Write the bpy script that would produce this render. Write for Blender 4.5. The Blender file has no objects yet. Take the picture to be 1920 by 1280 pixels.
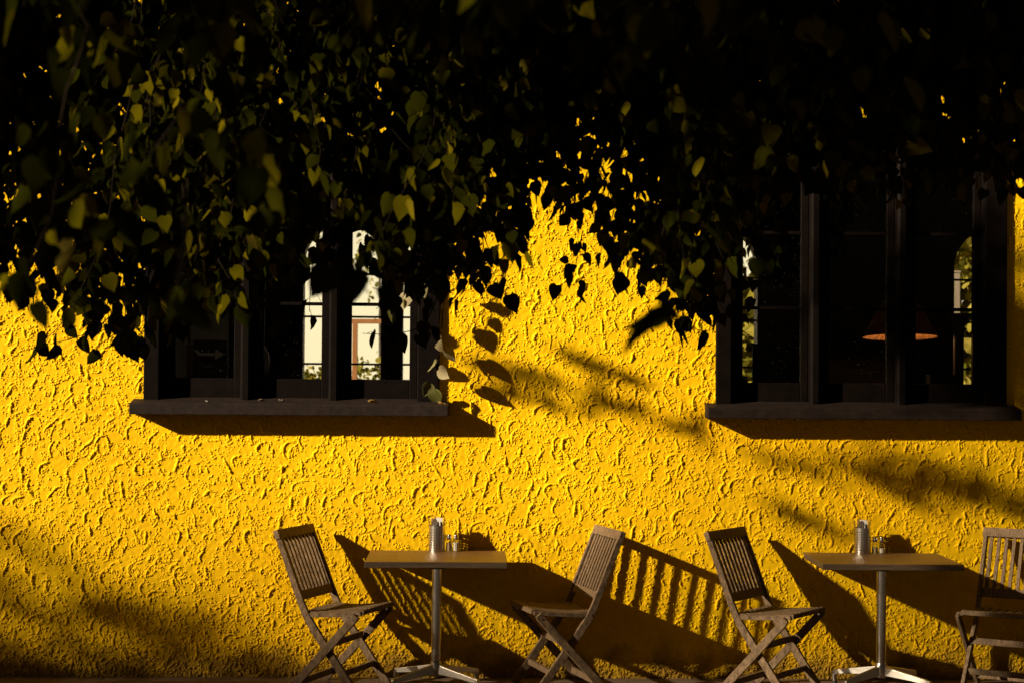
import bpy, bmesh, math, random
import numpy as np
from mathutils import Vector, Matrix, Euler

SC = bpy.context.scene
COL = SC.collection
R = math.radians
random.seed(4)

# ------------------------------------------------------------------ camera, sky, sun, exposure
F_PX, CX, CY = 3339.0, 960.0, 640.0
CAM = Vector((0.0, -10.6, 1.81))
YAW, PITCH, ROLL = 0.027, 0.0171, 0.008
ROT = Matrix.Rotation(-YAW, 3, 'Z') @ Matrix.Rotation(math.pi / 2 + PITCH, 3, 'X') @ Matrix.Rotation(ROLL, 3, 'Z')
cd = bpy.data.cameras.new('camera')
cam = bpy.data.objects.new('camera', cd)
COL.objects.link(cam)
cam.location = CAM
cam.rotation_euler = ROT.to_euler()
cd.sensor_width = 36.0
cd.lens = F_PX / 1920.0 * 36.0
cd.clip_end = 2000
cd.dof.use_dof = True
cd.dof.focus_distance = 10.3
cd.dof.aperture_fstop = 5.0
SC.camera = cam

# sunlight travels SX to the right and SZ down for each metre towards the wall
SX, SZ = 2.05, 0.92
SUN_DIR = Vector((SX, 1.0, -SZ)).normalized()
SUN_EL = math.asin(-SUN_DIR.z)
SUN_AZ = math.atan2(-SUN_DIR.x, -SUN_DIR.y)        # compass angle of the sun from +Y, clockwise
sl = bpy.data.lights.new('sun', 'SUN')
sl.energy = 5.0
sl.angle = R(1.0)
sl.color = (1.0, 0.83, 0.60)
sun = bpy.data.objects.new('sun', sl)
COL.objects.link(sun)
sun.rotation_euler = SUN_DIR.to_track_quat('-Z', 'Y').to_euler()

w = bpy.data.worlds.new('World')
SC.world = w
w.use_nodes = True
nt = w.node_tree
nt.nodes.clear()
sky = nt.nodes.new('ShaderNodeTexSky')
sky.sky_type = 'NISHITA'
sky.sun_disc = False
sky.sun_elevation = SUN_EL
sky.sun_rotation = SUN_AZ
sky.dust_density = 3.0
SKY_STRENGTH = 0.0055
GLOW = 0.68
tc = nt.nodes.new('ShaderNodeTexCoord')
sep = nt.nodes.new('ShaderNodeSeparateXYZ')
nt.links.new(tc.outputs['Generated'], sep.inputs[0])
mz = nt.nodes.new('ShaderNodeMapRange'); mz.interpolation_type = 'SMOOTHSTEP'
mz.inputs[1].default_value = 0.30; mz.inputs[2].default_value = 0.02
nt.links.new(sep.outputs['Z'], mz.inputs[0])
my = nt.nodes.new('ShaderNodeMapRange'); my.interpolation_type = 'SMOOTHSTEP'
my.inputs[1].default_value = 0.1; my.inputs[2].default_value = 0.8
nt.links.new(sep.outputs['Y'], my.inputs[0])
mul = nt.nodes.new('ShaderNodeMath'); mul.operation = 'MULTIPLY'
nt.links.new(mz.outputs[0], mul.inputs[0]); nt.links.new(my.outputs[0], mul.inputs[1])
glow = nt.nodes.new('ShaderNodeMix'); glow.data_type = 'RGBA'
glow.inputs[6].default_value = (0, 0, 0, 1)
glow.inputs[7].default_value = tuple(c * GLOW / SKY_STRENGTH for c in (1.0, 0.86, 0.55)) + (1,)
nt.links.new(mul.outputs[0], glow.inputs[0])
warm = nt.nodes.new('ShaderNodeMix'); warm.data_type = 'RGBA'; warm.blend_type = 'MULTIPLY'
warm.inputs[0].default_value = 1.0
warm.inputs[7].default_value = (0.80, 0.62, 0.46, 1)
nt.links.new(sky.outputs[0], warm.inputs[6])
add = nt.nodes.new('ShaderNodeMix'); add.data_type = 'RGBA'; add.blend_type = 'ADD'
add.inputs[0].default_value = 1.0
nt.links.new(warm.outputs[2], add.inputs[6]); nt.links.new(glow.outputs[2], add.inputs[7])
bg = nt.nodes.new('ShaderNodeBackground'); bg.inputs[1].default_value = SKY_STRENGTH
nt.links.new(add.outputs[2], bg.inputs[0])
wo = nt.nodes.new('ShaderNodeOutputWorld')
nt.links.new(bg.outputs[0], wo.inputs[0])

SC.view_settings.view_transform = 'Standard'
SC.view_settings.look = 'None'
SC.view_settings.exposure = 1.12
SC.view_settings.gamma = 1.0
SC.cycles.max_bounces = 8
SC.cycles.diffuse_bounces = 2
SC.cycles.transparent_max_bounces = 16
SC.cycles.caustics_reflective = False
SC.cycles.caustics_refractive = False


def at(px, py, d):
    """point on the vertical plane d metres in front of the wall seen at photo pixel (px, py)"""
    v = ROT @ Vector(((px - CX) / F_PX, -(py - CY) / F_PX, -1.0))
    t = (-d - CAM.y) / v.y
    return CAM + v * t


# ------------------------------------------------------------------ materials
def new_mat(name):
    m = bpy.data.materials.new(name)
    m.use_nodes = True
    t = m.node_tree
    b = t.nodes['Principled BSDF']
    return m, t, b


def ramp(t, stops):
    n = t.nodes.new('ShaderNodeValToRGB')
    els = n.color_ramp.elements
    while len(els) < len(stops):
        els.new(0.5)
    for e, (p, c) in zip(els, stops):
        e.position = p
        e.color = tuple(c) + (1,)
    return n


def noise_mat(name, c0, c1, scale=8.0, rough=0.6, metal=0.0, stretch=(1, 1, 1), bump=0.0, bump_scale=40.0, spec=0.5, detail=6.0):
    m, t, b = new_mat(name)
    co = t.nodes.new('ShaderNodeTexCoord')
    mp = t.nodes.new('ShaderNodeMapping')
    mp.inputs['Scale'].default_value = stretch
    t.links.new(co.outputs['Object'], mp.inputs[0])
    nz = t.nodes.new('ShaderNodeTexNoise')
    nz.inputs['Scale'].default_value = scale
    nz.inputs['Detail'].default_value = detail
    nz.inputs['Roughness'].default_value = 0.65
    t.links.new(mp.outputs[0], nz.inputs['Vector'])
    rp = ramp(t, [(0.3, c0), (0.7, c1)])
    t.links.new(nz.outputs[0], rp.inputs[0])
    t.links.new(rp.outputs[0], b.inputs['Base Color'])
    b.inputs['Roughness'].default_value = rough
    b.inputs['Metallic'].default_value = metal
    b.inputs['Specular IOR Level'].default_value = spec
    if bump:
        n2 = t.nodes.new('ShaderNodeTexNoise')
        n2.inputs['Scale'].default_value = bump_scale
        n2.inputs['Detail'].default_value = 5
        t.links.new(mp.outputs[0], n2.inputs['Vector'])
        bp = t.nodes.new('ShaderNodeBump')
        bp.inputs['Strength'].default_value = bump
        bp.inputs['Distance'].default_value = 0.004
        t.links.new(n2.outputs[0], bp.inputs['Height'])
        t.links.new(bp.outputs[0], b.inputs['Normal'])
    return m


M = {}
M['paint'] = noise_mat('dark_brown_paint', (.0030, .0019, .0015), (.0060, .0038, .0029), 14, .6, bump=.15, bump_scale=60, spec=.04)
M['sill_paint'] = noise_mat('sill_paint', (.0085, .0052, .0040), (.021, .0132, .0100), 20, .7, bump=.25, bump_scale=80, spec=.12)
M['wood'] = noise_mat('weathered_teak', (.050, .033, .018), (.29, .19, .105), 26, .72, stretch=(1.6, 7, 1.0), bump=.4, bump_scale=40, spec=.2, detail=9)
M['table_wood'] = noise_mat('table_wood', (.08, .040, .014), (.25, .13, .045), 5, .42, stretch=(1.0, 14, 6), bump=.2, bump_scale=12, spec=.3)
M['table_edge'] = noise_mat('table_edge', (.05, .032, .018), (.14, .09, .05), 6, .5, stretch=(1, 1, 20), bump=.2)
M['steel'] = noise_mat('brushed_steel', (.52, .48, .43), (.66, .62, .56), 6, .24, 1.0, stretch=(1, 1, .2))
M['alu'] = noise_mat('cast_aluminium', (.55, .51, .45), (.70, .66, .60), 12, .30, 1.0, bump=.06, bump_scale=30)
M['rubber'] = noise_mat('black_rubber', (.008, .008, .008), (.016, .015, .014), 20, .6)
M['black_board'] = noise_mat('black_board', (.006, .006, .006), (.013, .012, .012), 9, .8, spec=.2)
M['chalk'] = noise_mat('chalk', (.62, .60, .56), (.84, .82, .78), 60, .9)
M['faint_chalk'] = noise_mat('faint_chalk', (.02, .02, .02), (.10, .098, .09), 45, .9)
M['room'] = noise_mat('room_plaster', (.20, .125, .08), (.30, .19, .125), 3, .9)
M['room_floor'] = noise_mat('room_floor', (.03, .018, .011), (.06, .036, .02), 4, .6, stretch=(1, 8, 1))
M['brick'] = noise_mat('brown_stone', (.12, .072, .044), (.24, .15, .09), 14, .9, bump=.6, bump_scale=40)
M['orange_wood'] = noise_mat('orange_wood', (.36, .15, .055), (.50, .23, .09), 6, .5, stretch=(1, 1, .2))
M['roof'] = noise_mat('roof_sheet', (.05, .045, .045), (.09, .08, .075), 3, .7)
M['bark'] = noise_mat('bark', (.030, .022, .015), (.075, .055, .038), 14, .9, stretch=(1, 1, .3), bump=.8, bump_scale=18)
M['twig'] = noise_mat('twig_bark', (.006, .0045, .003), (.016, .012, .008), 30, .9, spec=0.0)
M['white'] = noise_mat('white_ceramic', (.62, .60, .56), (.72, .70, .66), 6, .3)
M['napkin'] = noise_mat('paper_napkin', (.74, .70, .64), (.82, .79, .74), 15, .9)
M['pepper'] = noise_mat('ground_pepper', (.30, .20, .11), (.52, .38, .23), 300, .9)
M['salt'] = noise_mat('salt', (.70, .64, .54), (.80, .75, .66), 200, .9)
M['grass'] = noise_mat('grass_ground', (.05, .06, .014), (.12, .12, .03), 1.2, .9)
M['paving'] = noise_mat('paving', (.030, .028, .026), (.055, .051, .047), 2.5, .85, bump=.3)
M['post_wood'] = noise_mat('grey_post', (.26, .21, .15), (.40, .33, .24), 7, .8, stretch=(1, 1, .15))
M['dry_leaf'] = noise_mat('dry_leaf', (.48, .28, .05), (.70, .46, .10), 25, .6)
M['dry_twig'] = noise_mat('dry_twig', (.36, .25, .16), (.50, .37, .25), 40, .8)
M['joint'] = noise_mat('deck_gap', (.006, .005, .004), (.012, .01, .008), 9, .9)


def mat_deck():
    m, t, b = new_mat('deck_boards')
    co = t.nodes.new('ShaderNodeTexCoord')
    mp = t.nodes.new('ShaderNodeMapping'); mp.inputs['Scale'].default_value = (1.0, 16, 4)
    t.links.new(co.outputs['Object'], mp.inputs[0])
    nz = t.nodes.new('ShaderNodeTexNoise'); nz.inputs['Scale'].default_value = 3.0; nz.inputs['Detail'].default_value = 7
    t.links.new(mp.outputs[0], nz.inputs['Vector'])
    isl = t.nodes.new('ShaderNodeNewGeometry')
    ad = t.nodes.new('ShaderNodeMath'); ad.operation = 'MULTIPLY_ADD'
    t.links.new(isl.outputs['Random Per Island'], ad.inputs[0]); ad.inputs[1].default_value = .35
    t.links.new(nz.outputs[0], ad.inputs[2])
    rp = ramp(t, [(.35, (.07, .045, .03)), (.95, (.20, .135, .088))])
    t.links.new(ad.outputs[0], rp.inputs[0]); t.links.new(rp.outputs[0], b.inputs['Base Color'])
    b.inputs['Roughness'].default_value = .6
    return m


M['deck'] = mat_deck()


def mat_stucco():
    m, t, b = new_mat('yellow_stucco')
    co = t.nodes.new('ShaderNodeTexCoord')
    nz = t.nodes.new('ShaderNodeTexNoise'); nz.inputs['Scale'].default_value = 1.1; nz.inputs['Detail'].default_value = 8
    t.links.new(co.outputs['Object'], nz.inputs['Vector'])
    rp = ramp(t, [(.28, (.79, .445, .003)), (.72, (.84, .525, .004))])
    t.links.new(nz.outputs[0], rp.inputs[0])
    # grime that has settled on the lowest courses
    sp = t.nodes.new('ShaderNodeSeparateXYZ'); t.links.new(co.outputs['Object'], sp.inputs[0])
    n2 = t.nodes.new('ShaderNodeTexNoise'); n2.inputs['Scale'].default_value = 7; n2.inputs['Detail'].default_value = 8
    t.links.new(co.outputs['Object'], n2.inputs['Vector'])
    ma = t.nodes.new('ShaderNodeMath'); ma.operation = 'MULTIPLY_ADD'
    t.links.new(n2.outputs[0], ma.inputs[0]); ma.inputs[1].default_value = -.45
    t.links.new(sp.outputs['Z'], ma.inputs[2])
    mr = t.nodes.new('ShaderNodeMapRange'); mr.interpolation_type = 'SMOOTHSTEP'
    mr.inputs[1].default_value = .02; mr.inputs[2].default_value = -.24
    t.links.new(ma.outputs[0], mr.inputs[0])
    mx = t.nodes.new('ShaderNodeMix'); mx.data_type = 'RGBA'
    t.links.new(mr.outputs[0], mx.inputs[0])
    t.links.new(rp.outputs[0], mx.inputs[6]); mx.inputs[7].default_value = (.30, .17, .02, 1)
    t.links.new(mx.outputs[2], b.inputs['Base Color'])
    b.inputs['Roughness'].default_value = .62
    b.inputs['Specular IOR Level'].default_value = .06
    n3 = t.nodes.new('ShaderNodeTexNoise'); n3.inputs['Scale'].default_value = 130; n3.inputs['Detail'].default_value = 4
    t.links.new(co.outputs['Object'], n3.inputs['Vector'])
    bp = t.nodes.new('ShaderNodeBump'); bp.inputs['Strength'].default_value = .25; bp.inputs['Distance'].default_value = .003
    t.links.new(n3.outputs[0], bp.inputs['Height']); t.links.new(bp.outputs[0], b.inputs['Normal'])
    return m


M['stucco'] = mat_stucco()


def mat_leaf(name, stops, trans=.35, rough=.45):
    m, t, b = new_mat(name)
    g = t.nodes.new('ShaderNodeNewGeometry')
    rp = ramp(t, stops)
    t.links.new(g.outputs['Random Per Island'], rp.inputs[0])
    t.links.new(rp.outputs[0], b.inputs['Base Color'])
    b.inputs['Roughness'].default_value = rough
    b.inputs['Specular IOR Level'].default_value = 0.0
    tr = t.nodes.new('ShaderNodeBsdfTranslucent')
    t.links.new(rp.outputs[0], tr.inputs[0])
    mx = t.nodes.new('ShaderNodeMixShader'); mx.inputs[0].default_value = trans
    t.links.new(b.outputs[0], mx.inputs[1]); t.links.new(tr.outputs[0], mx.inputs[2])
    t.links.new(mx.outputs[0], t.nodes['Material Output'].inputs[0])
    return m


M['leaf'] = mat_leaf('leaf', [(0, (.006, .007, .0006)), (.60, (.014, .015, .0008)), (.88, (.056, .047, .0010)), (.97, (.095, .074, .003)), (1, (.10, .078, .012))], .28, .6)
M['sprig_leaf'] = mat_leaf('sprig_leaf', [(0, (.10, .10, .025)), (.35, (.20, .18, .08)), (1, (.40, .34, .23))])
M['shrub_leaf'] = mat_leaf('shrub_leaf', [(0, (.12, .13, .015)), (.5, (.30, .26, .035)), (1, (.50, .41, .09))], .4)


def mat_glass():
    m, t, b = new_mat('window_glass')
    t.nodes.remove(b)
    tr = t.nodes.new('ShaderNodeBsdfTransparent'); tr.inputs[0].default_value = (.93, .93, .91, 1)
    gl = t.nodes.new('ShaderNodeBsdfGlossy'); gl.inputs['Roughness'].default_value = .02
    fr = t.nodes.new('ShaderNodeFresnel'); fr.inputs[0].default_value = 1.35
    mx = t.nodes.new('ShaderNodeMixShader')
    t.links.new(fr.outputs[0], mx.inputs[0]); t.links.new(tr.outputs[0], mx.inputs[1]); t.links.new(gl.outputs[0], mx.inputs[2])
    # dust specks and dried splashes on the pane
    co = t.nodes.new('ShaderNodeTexCoord')
    vo = t.nodes.new('ShaderNodeTexNoise'); vo.inputs['Scale'].default_value = 90; vo.inputs['Detail'].default_value = 3
    t.links.new(co.outputs['Object'], vo.inputs['Vector'])
    mr = t.nodes.new('ShaderNodeMapRange'); mr.inputs[1].default_value = .66; mr.inputs[2].default_value = .76; mr.inputs[4].default_value = .05
    t.links.new(vo.outputs[0], mr.inputs[0])
    df = t.nodes.new('ShaderNodeBsdfDiffuse'); df.inputs[0].default_value = (.6, .55, .48, 1)
    m2 = t.nodes.new('ShaderNodeMixShader')
    t.links.new(mr.outputs[0], m2.inputs[0]); t.links.new(mx.outputs[0], m2.inputs[1]); t.links.new(df.outputs[0], m2.inputs[2])
    t.links.new(m2.outputs[0], t.nodes['Material Output'].inputs[0])
    return m


M['glass'] = mat_glass()


def mat_jar():
    m, t, b = new_mat('clear_glass')
    t.nodes.remove(b)
    tr = t.nodes.new('ShaderNodeBsdfTransparent'); tr.inputs[0].default_value = (.88, .88, .86, 1)
    gl = t.nodes.new('ShaderNodeBsdfGlossy'); gl.inputs['Roughness'].default_value = .06
    lw = t.nodes.new('ShaderNodeLayerWeight'); lw.inputs[0].default_value = .45
    mx = t.nodes.new('ShaderNodeMixShader')
    t.links.new(lw.outputs['Facing'], mx.inputs[0]); t.links.new(tr.outputs[0], mx.inputs[1]); t.links.new(gl.outputs[0], mx.inputs[2])
    t.links.new(mx.outputs[0], t.nodes['Material Output'].inputs[0])
    return m


M['jar'] = mat_jar()


def mat_perforated():
    m, t, b = new_mat('perforated_steel')
    b.inputs['Base Color'].default_value = (.62, .57, .50, 1)
    b.inputs['Metallic'].default_value = 1
    b.inputs['Roughness'].default_value = .28
    uv = t.nodes.new('ShaderNodeTexCoord')
    sp = t.nodes.new('ShaderNodeSeparateXYZ'); t.links.new(uv.outputs['UV'], sp.inputs[0])

    def frac(sock, k):
        a = t.nodes.new('ShaderNodeMath'); a.operation = 'MULTIPLY'; a.inputs[1].default_value = k
        t.links.new(sock, a.inputs[0])
        f = t.nodes.new('ShaderNodeMath'); f.operation = 'FRACT'; t.links.new(a.outputs[0], f.inputs[0])
        s = t.nodes.new('ShaderNodeMath'); s.operation = 'SUBTRACT'; s.inputs[1].default_value = .5
        t.links.new(f.outputs[0], s.inputs[0])
        p = t.nodes.new('ShaderNodeMath'); p.operation = 'POWER'; p.inputs[1].default_value = 2
        ab = t.nodes.new('ShaderNodeMath'); ab.operation = 'ABSOLUTE'; t.links.new(s.outputs[0], ab.inputs[0])
        t.links.new(ab.outputs[0], p.inputs[0])
        return p.outputs[0]
    sm = t.nodes.new('ShaderNodeMath'); sm.operation = 'ADD'
    t.links.new(frac(sp.outputs['X'], 20), sm.inputs[0]); t.links.new(frac(sp.outputs['Y'], 10), sm.inputs[1])
    lt = t.nodes.new('ShaderNodeMath'); lt.operation = 'LESS_THAN'; lt.inputs[1].default_value = .055
    t.links.new(sm.outputs[0], lt.inputs[0])
    bot = t.nodes.new('ShaderNodeMath'); bot.operation = 'GREATER_THAN'; bot.inputs[1].default_value = .1
    t.links.new(sp.outputs['Y'], bot.inputs[0])
    top = t.nodes.new('ShaderNodeMath'); top.operation = 'LESS_THAN'; top.inputs[1].default_value = .9
    t.links.new(sp.outputs['Y'], top.inputs[0])
    mm = t.nodes.new('ShaderNodeMath'); mm.operation = 'MULTIPLY'
    t.links.new(lt.outputs[0], mm.inputs[0]); t.links.new(bot.outputs[0], mm.inputs[1])
    m3 = t.nodes.new('ShaderNodeMath'); m3.operation = 'MULTIPLY'
    t.links.new(mm.outputs[0], m3.inputs[0]); t.links.new(top.outputs[0], m3.inputs[1])
    tr = t.nodes.new('ShaderNodeBsdfTransparent')
    mx = t.nodes.new('ShaderNodeMixShader')
    t.links.new(m3.outputs[0], mx.inputs[0]); t.links.new(b.outputs[0], mx.inputs[1]); t.links.new(tr.outputs[0], mx.inputs[2])
    t.links.new(mx.outputs[0], t.nodes['Material Output'].inputs[0])
    return m


M['perforated'] = mat_perforated()


def mat_shade():
    m, t, b = new_mat('woven_shade')
    co = t.nodes.new('ShaderNodeTexCoord')
    wv = t.nodes.new('ShaderNodeTexChecker'); wv.inputs['Scale'].default_value = 90
    wv.inputs[1].default_value = (.30, .17, .08, 1); wv.inputs[2].default_value = (.10, .055, .025, 1)
    t.links.new(co.outputs['Object'], wv.inputs['Vector'])
    t.links.new(wv.outputs[0], b.inputs['Base Color'])
    b.inputs['Roughness'].default_value = .8
    tr = t.nodes.new('ShaderNodeBsdfTranslucent'); t.links.new(wv.outputs[0], tr.inputs[0])
    mx = t.nodes.new('ShaderNodeMixShader'); mx.inputs[0].default_value = .14
    t.links.new(b.outputs[0], mx.inputs[1]); t.links.new(tr.outputs[0], mx.inputs[2])
    t.links.new(mx.outputs[0], t.nodes['Material Output'].inputs[0])
    return m


M['shade'] = mat_shade()
mb_, tb_, bb_ = new_mat('warm_bulb')
bb_.inputs['Emission Color'].default_value = (1, .42, .10, 1)
bb_.inputs['Emission Strength'].default_value = 8.0
M['bulb'] = mb_


# ------------------------------------------------------------------ mesh helpers
class MB:
    def __init__(self):
        self.v = []
        self.f = []

    def add(self, vs, fs):
        o = len(self.v)
        self.v += [tuple(p) for p in vs]
        self.f += [tuple(i + o for i in q) for q in fs]
        return self

    def box(self, x0, x1, y0, y1, z0, z1):
        vs = [(x0, y0, z0), (x1, y0, z0), (x1, y1, z0), (x0, y1, z0), (x0, y0, z1), (x1, y0, z1), (x1, y1, z1), (x0, y1, z1)]
        return self.add(vs, [(0, 3, 2, 1), (4, 5, 6, 7), (0, 1, 5, 4), (1, 2, 6, 5), (2, 3, 7, 6), (3, 0, 4, 7)])

    def frame_box(self, o, ux, uy, uz, sx, sy, sz):
        """box centred at o with half sizes along the given axes"""
        o, ux, uy, uz = Vector(o), Vector(ux).normalized(), Vector(uy).normalized(), Vector(uz).normalized()
        vs = []
        for c in (-1, 1):
            for a, b in ((-1, -1), (1, -1), (1, 1), (-1, 1)):
                vs.append(o + ux * a * sx + uy * b * sy + uz * c * sz)
        return self.add(vs, [(0, 3, 2, 1), (4, 5, 6, 7), (0, 1, 5, 4), (1, 2, 6, 5), (2, 3, 7, 6), (3, 0, 4, 7)])

    def prism(self, prof, y0, y1):
        """polygon in the xz plane pulled along y"""
        n = len(prof)
        vs = [(x, y0, z) for x, z in prof] + [(x, y1, z) for x, z in prof]
        fs = [tuple(range(n)), tuple(range(2 * n - 1, n - 1, -1))]
        for i in range(n):
            j = (i + 1) % n
            fs.append((i, n + i, n + j, j))
        return self.add(vs, fs)

    def ribbon(self, pts, widths, y0, y1):
        """bent flat bar: centre line in xz, with in-plane widths, pulled along y (quads, safe when bent)"""
        n = len(pts)
        L, Rr = [], []
        for i, (x, z) in enumerate(pts):
            a = pts[max(0, i - 1)]; b = pts[min(n - 1, i + 1)]
            t = Vector((b[0] - a[0], b[1] - a[1])).normalized()
            nn = Vector((-t.y, t.x)) * widths[i] / 2
            L.append((x + nn.x, z + nn.y)); Rr.append((x - nn.x, z - nn.y))
        vs = []
        for i in range(n):
            vs += [(L[i][0], y0, L[i][1]), (Rr[i][0], y0, Rr[i][1]), (Rr[i][0], y1, Rr[i][1]), (L[i][0], y1, L[i][1])]
        fs = [(0, 1, 2, 3), tuple(4 * (n - 1) + k for k in (3, 2, 1, 0))]
        for i in range(n - 1):
            o = 4 * i
            for k in range(4):
                fs.append((o + k, o + 4 + k, o + 4 + (k + 1) % 4, o + (k + 1) % 4))
        return self.add(vs, fs)

    def tube(self, pts, rad, n=8):
        pts = [Vector(p) for p in pts]
        rad = rad if isinstance(rad, (list, tuple)) else [rad] * len(pts)
        o = len(self.v)
        for i, p in enumerate(pts):
            t = (pts[min(i + 1, len(pts) - 1)] - pts[max(i - 1, 0)]).normalized()
            a = t.orthogonal().normalized() if abs(t.z) > .95 else t.cross(Vector((0, 0, 1))).normalized()
            if abs(t.z) > .95:
                a = Vector((1, 0, 0)); a = (a - t * a.dot(t)).normalized()
            b = t.cross(a)
            for k in range(n):
                q = 2 * math.pi * k / n
                self.v.append(tuple(p + (a * math.cos(q) + b * math.sin(q)) * rad[i]))
        for i in range(len(pts) - 1):
            for k in range(n):
                k2 = (k + 1) % n
                self.f.append((o + i * n + k, o + i * n + k2, o + (i + 1) * n + k2, o + (i + 1) * n + k))
        self.f.append(tuple(o + k for k in range(n - 1, -1, -1)))
        m = o + (len(pts) - 1) * n
        self.f.append(tuple(m + k for k in range(n)))
        return self

    def lathe(self, prof, n=24, c=(0, 0, 0), cap=True):
        o = len(self.v)
        for r, z in prof:
            for k in range(n):
                q = 2 * math.pi * k / n
                self.v.append((c[0] + r * math.cos(q), c[1] + r * math.sin(q), c[2] + z))
        for i in range(len(prof) - 1):
            for k in range(n):
                k2 = (k + 1) % n
                self.f.append((o + i * n + k, o + i * n + k2, o + (i + 1) * n + k2, o + (i + 1) * n + k))
        if cap:
            self.f.append(tuple(o + k for k in range(n - 1, -1, -1)))
            m = o + (len(prof) - 1) * n
            self.f.append(tuple(m + k for k in range(n)))
        return self

    def build(self, name, mat, parent=None, bevel=0.0, smooth=False, seg=2):
        me = bpy.data.meshes.new(name)
        me.from_pydata(self.v, [], self.f)
        me.update()
        bm = bmesh.new(); bm.from_mesh(me)
        bmesh.ops.recalc_face_normals(bm, faces=bm.faces)
        bm.to_mesh(me); bm.free()
        me.materials.append(mat)
        o = bpy.data.objects.new(name, me)
        COL.objects.link(o)
        if parent:
            o.parent = parent
        if smooth:
            me.polygons.foreach_set('use_smooth', [True] * len(me.polygons))
        if bevel:
            md = o.modifiers.new('bevel', 'BEVEL'); md.width = bevel; md.segments = seg
            md.limit_method = 'ANGLE'; md.angle_limit = R(40)
        return o


def np_mesh(name, verts, quads, mat, parent=None, smooth=False):
    me = bpy.data.meshes.new(name)
    k = quads.shape[1]
    me.vertices.add(len(verts)); me.vertices.foreach_set('co', verts.astype(np.float32).ravel())
    me.loops.add(quads.size); me.loops.foreach_set('vertex_index', quads.astype(np.int32).ravel())
    me.polygons.add(len(quads))
    me.polygons.foreach_set('loop_start', np.arange(0, quads.size, k, dtype=np.int32))
    me.polygons.foreach_set('use_smooth', np.full(len(quads), smooth))
    me.update(calc_edges=True)
    me.materials.append(mat)
    o = bpy.data.objects.new(name, me)
    COL.objects.link(o)
    if parent:
        o.parent = parent
    return o


def tag(o, label=None, cat=None, group=None, kind=None):
    if label: o['label'] = label
    if cat: o['category'] = cat
    if group: o['group'] = group
    if kind: o['kind'] = kind
    return o


def thing(name, label, cat, loc=(0, 0, 0), rz=0.0, group=None):
    o = bpy.data.objects.new(name, None)
    COL.objects.link(o)
    o.empty_display_size = .1
    o.location = loc
    o.rotation_euler = (0, 0, rz)
    return tag(o, label, cat, group)


def part(name, parent, loc=(0, 0, 0)):
    o = bpy.data.objects.new(name, None)
    COL.objects.link(o); o.parent = parent; o.location = loc
    o.empty_display_size = .1
    return o


def dup(root, loc, rz, label, group=None):
    r = root.copy(); COL.objects.link(r); r.location = loc; r.rotation_euler = (0, 0, rz); r['label'] = label
    if group: r['group'] = group
    for ch in list(root.children):
        c = ch.copy(); COL.objects.link(c); c.parent = r
        for g in list(ch.children):
            d = g.copy(); COL.objects.link(d); d.parent = c
    return r


# ------------------------------------------------------------------ ground
g = MB().box(-150, 150, -150, -3.2, -.30, -.15)
tag(g.build('pavement', M['paving']), kind='structure')
g = MB().box(-150, 150, 8.6, 400, -.5, -.10)
tag(g.build('grass_ground', M['grass']), kind='structure')
db = MB()
yb = -.02
for k in range(24):
    xs = [-9, -5.2 + random.uniform(-1, 1), -1.3 + random.uniform(-1, 1), 2.2 + random.uniform(-1, 1), 9]
    for i in range(4):
        db.box(xs[i] + .002, xs[i + 1] - .002, yb - .125, yb, -.03, random.uniform(-.002, .001))
    yb -= .131
tag(db.build('terrace_floor', M['deck'], bevel=.003), kind='structure')
tag(MB().box(-9, 9, -3.19, -.012, -.14, -.034).build('terrace_floor_base', M['joint']), kind='structure')

# ------------------------------------------------------------------ building
bld = thing('cafe_building', 'yellow rough stucco building front with two dark brown framed windows', 'building', (0, 0, 0))

# window geometry (left edge and sill line of each, on the wall plane)
WIN = []
for (pxl, pys, dx) in ((270, 747, 0), (1341, 758, 0)):
    p = at(pxl, pys, 0)
    WIN.append((p.x, p.z))
WW = 1.746
ZS = sum(z for _, z in WIN) / 2 - .004       # sill height at the wall
ZT = at(560, 255, 0).z                        # head of the windows


def smooth_noise(shape, lam_x, lam_z, rng, width=.55):
    """band-passed random field with the given wavelengths in cells"""
    f = np.fft.rfft2(rng.standard_normal(shape))
    fz = np.fft.fftfreq(shape[0])[:, None] * lam_z
    fx = np.fft.rfftfreq(shape[1])[None, :] * lam_x
    r = np.sqrt(fx * fx + fz * fz)
    f *= np.exp(-((r - 1.0) / width) ** 2)
    h = np.fft.irfft2(f, s=shape)
    return h / h.std()


def sstep(a, b, x):
    t = np.clip((x - a) / (b - a), 0, 1)
    return t * t * (3 - 2 * t)


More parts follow.
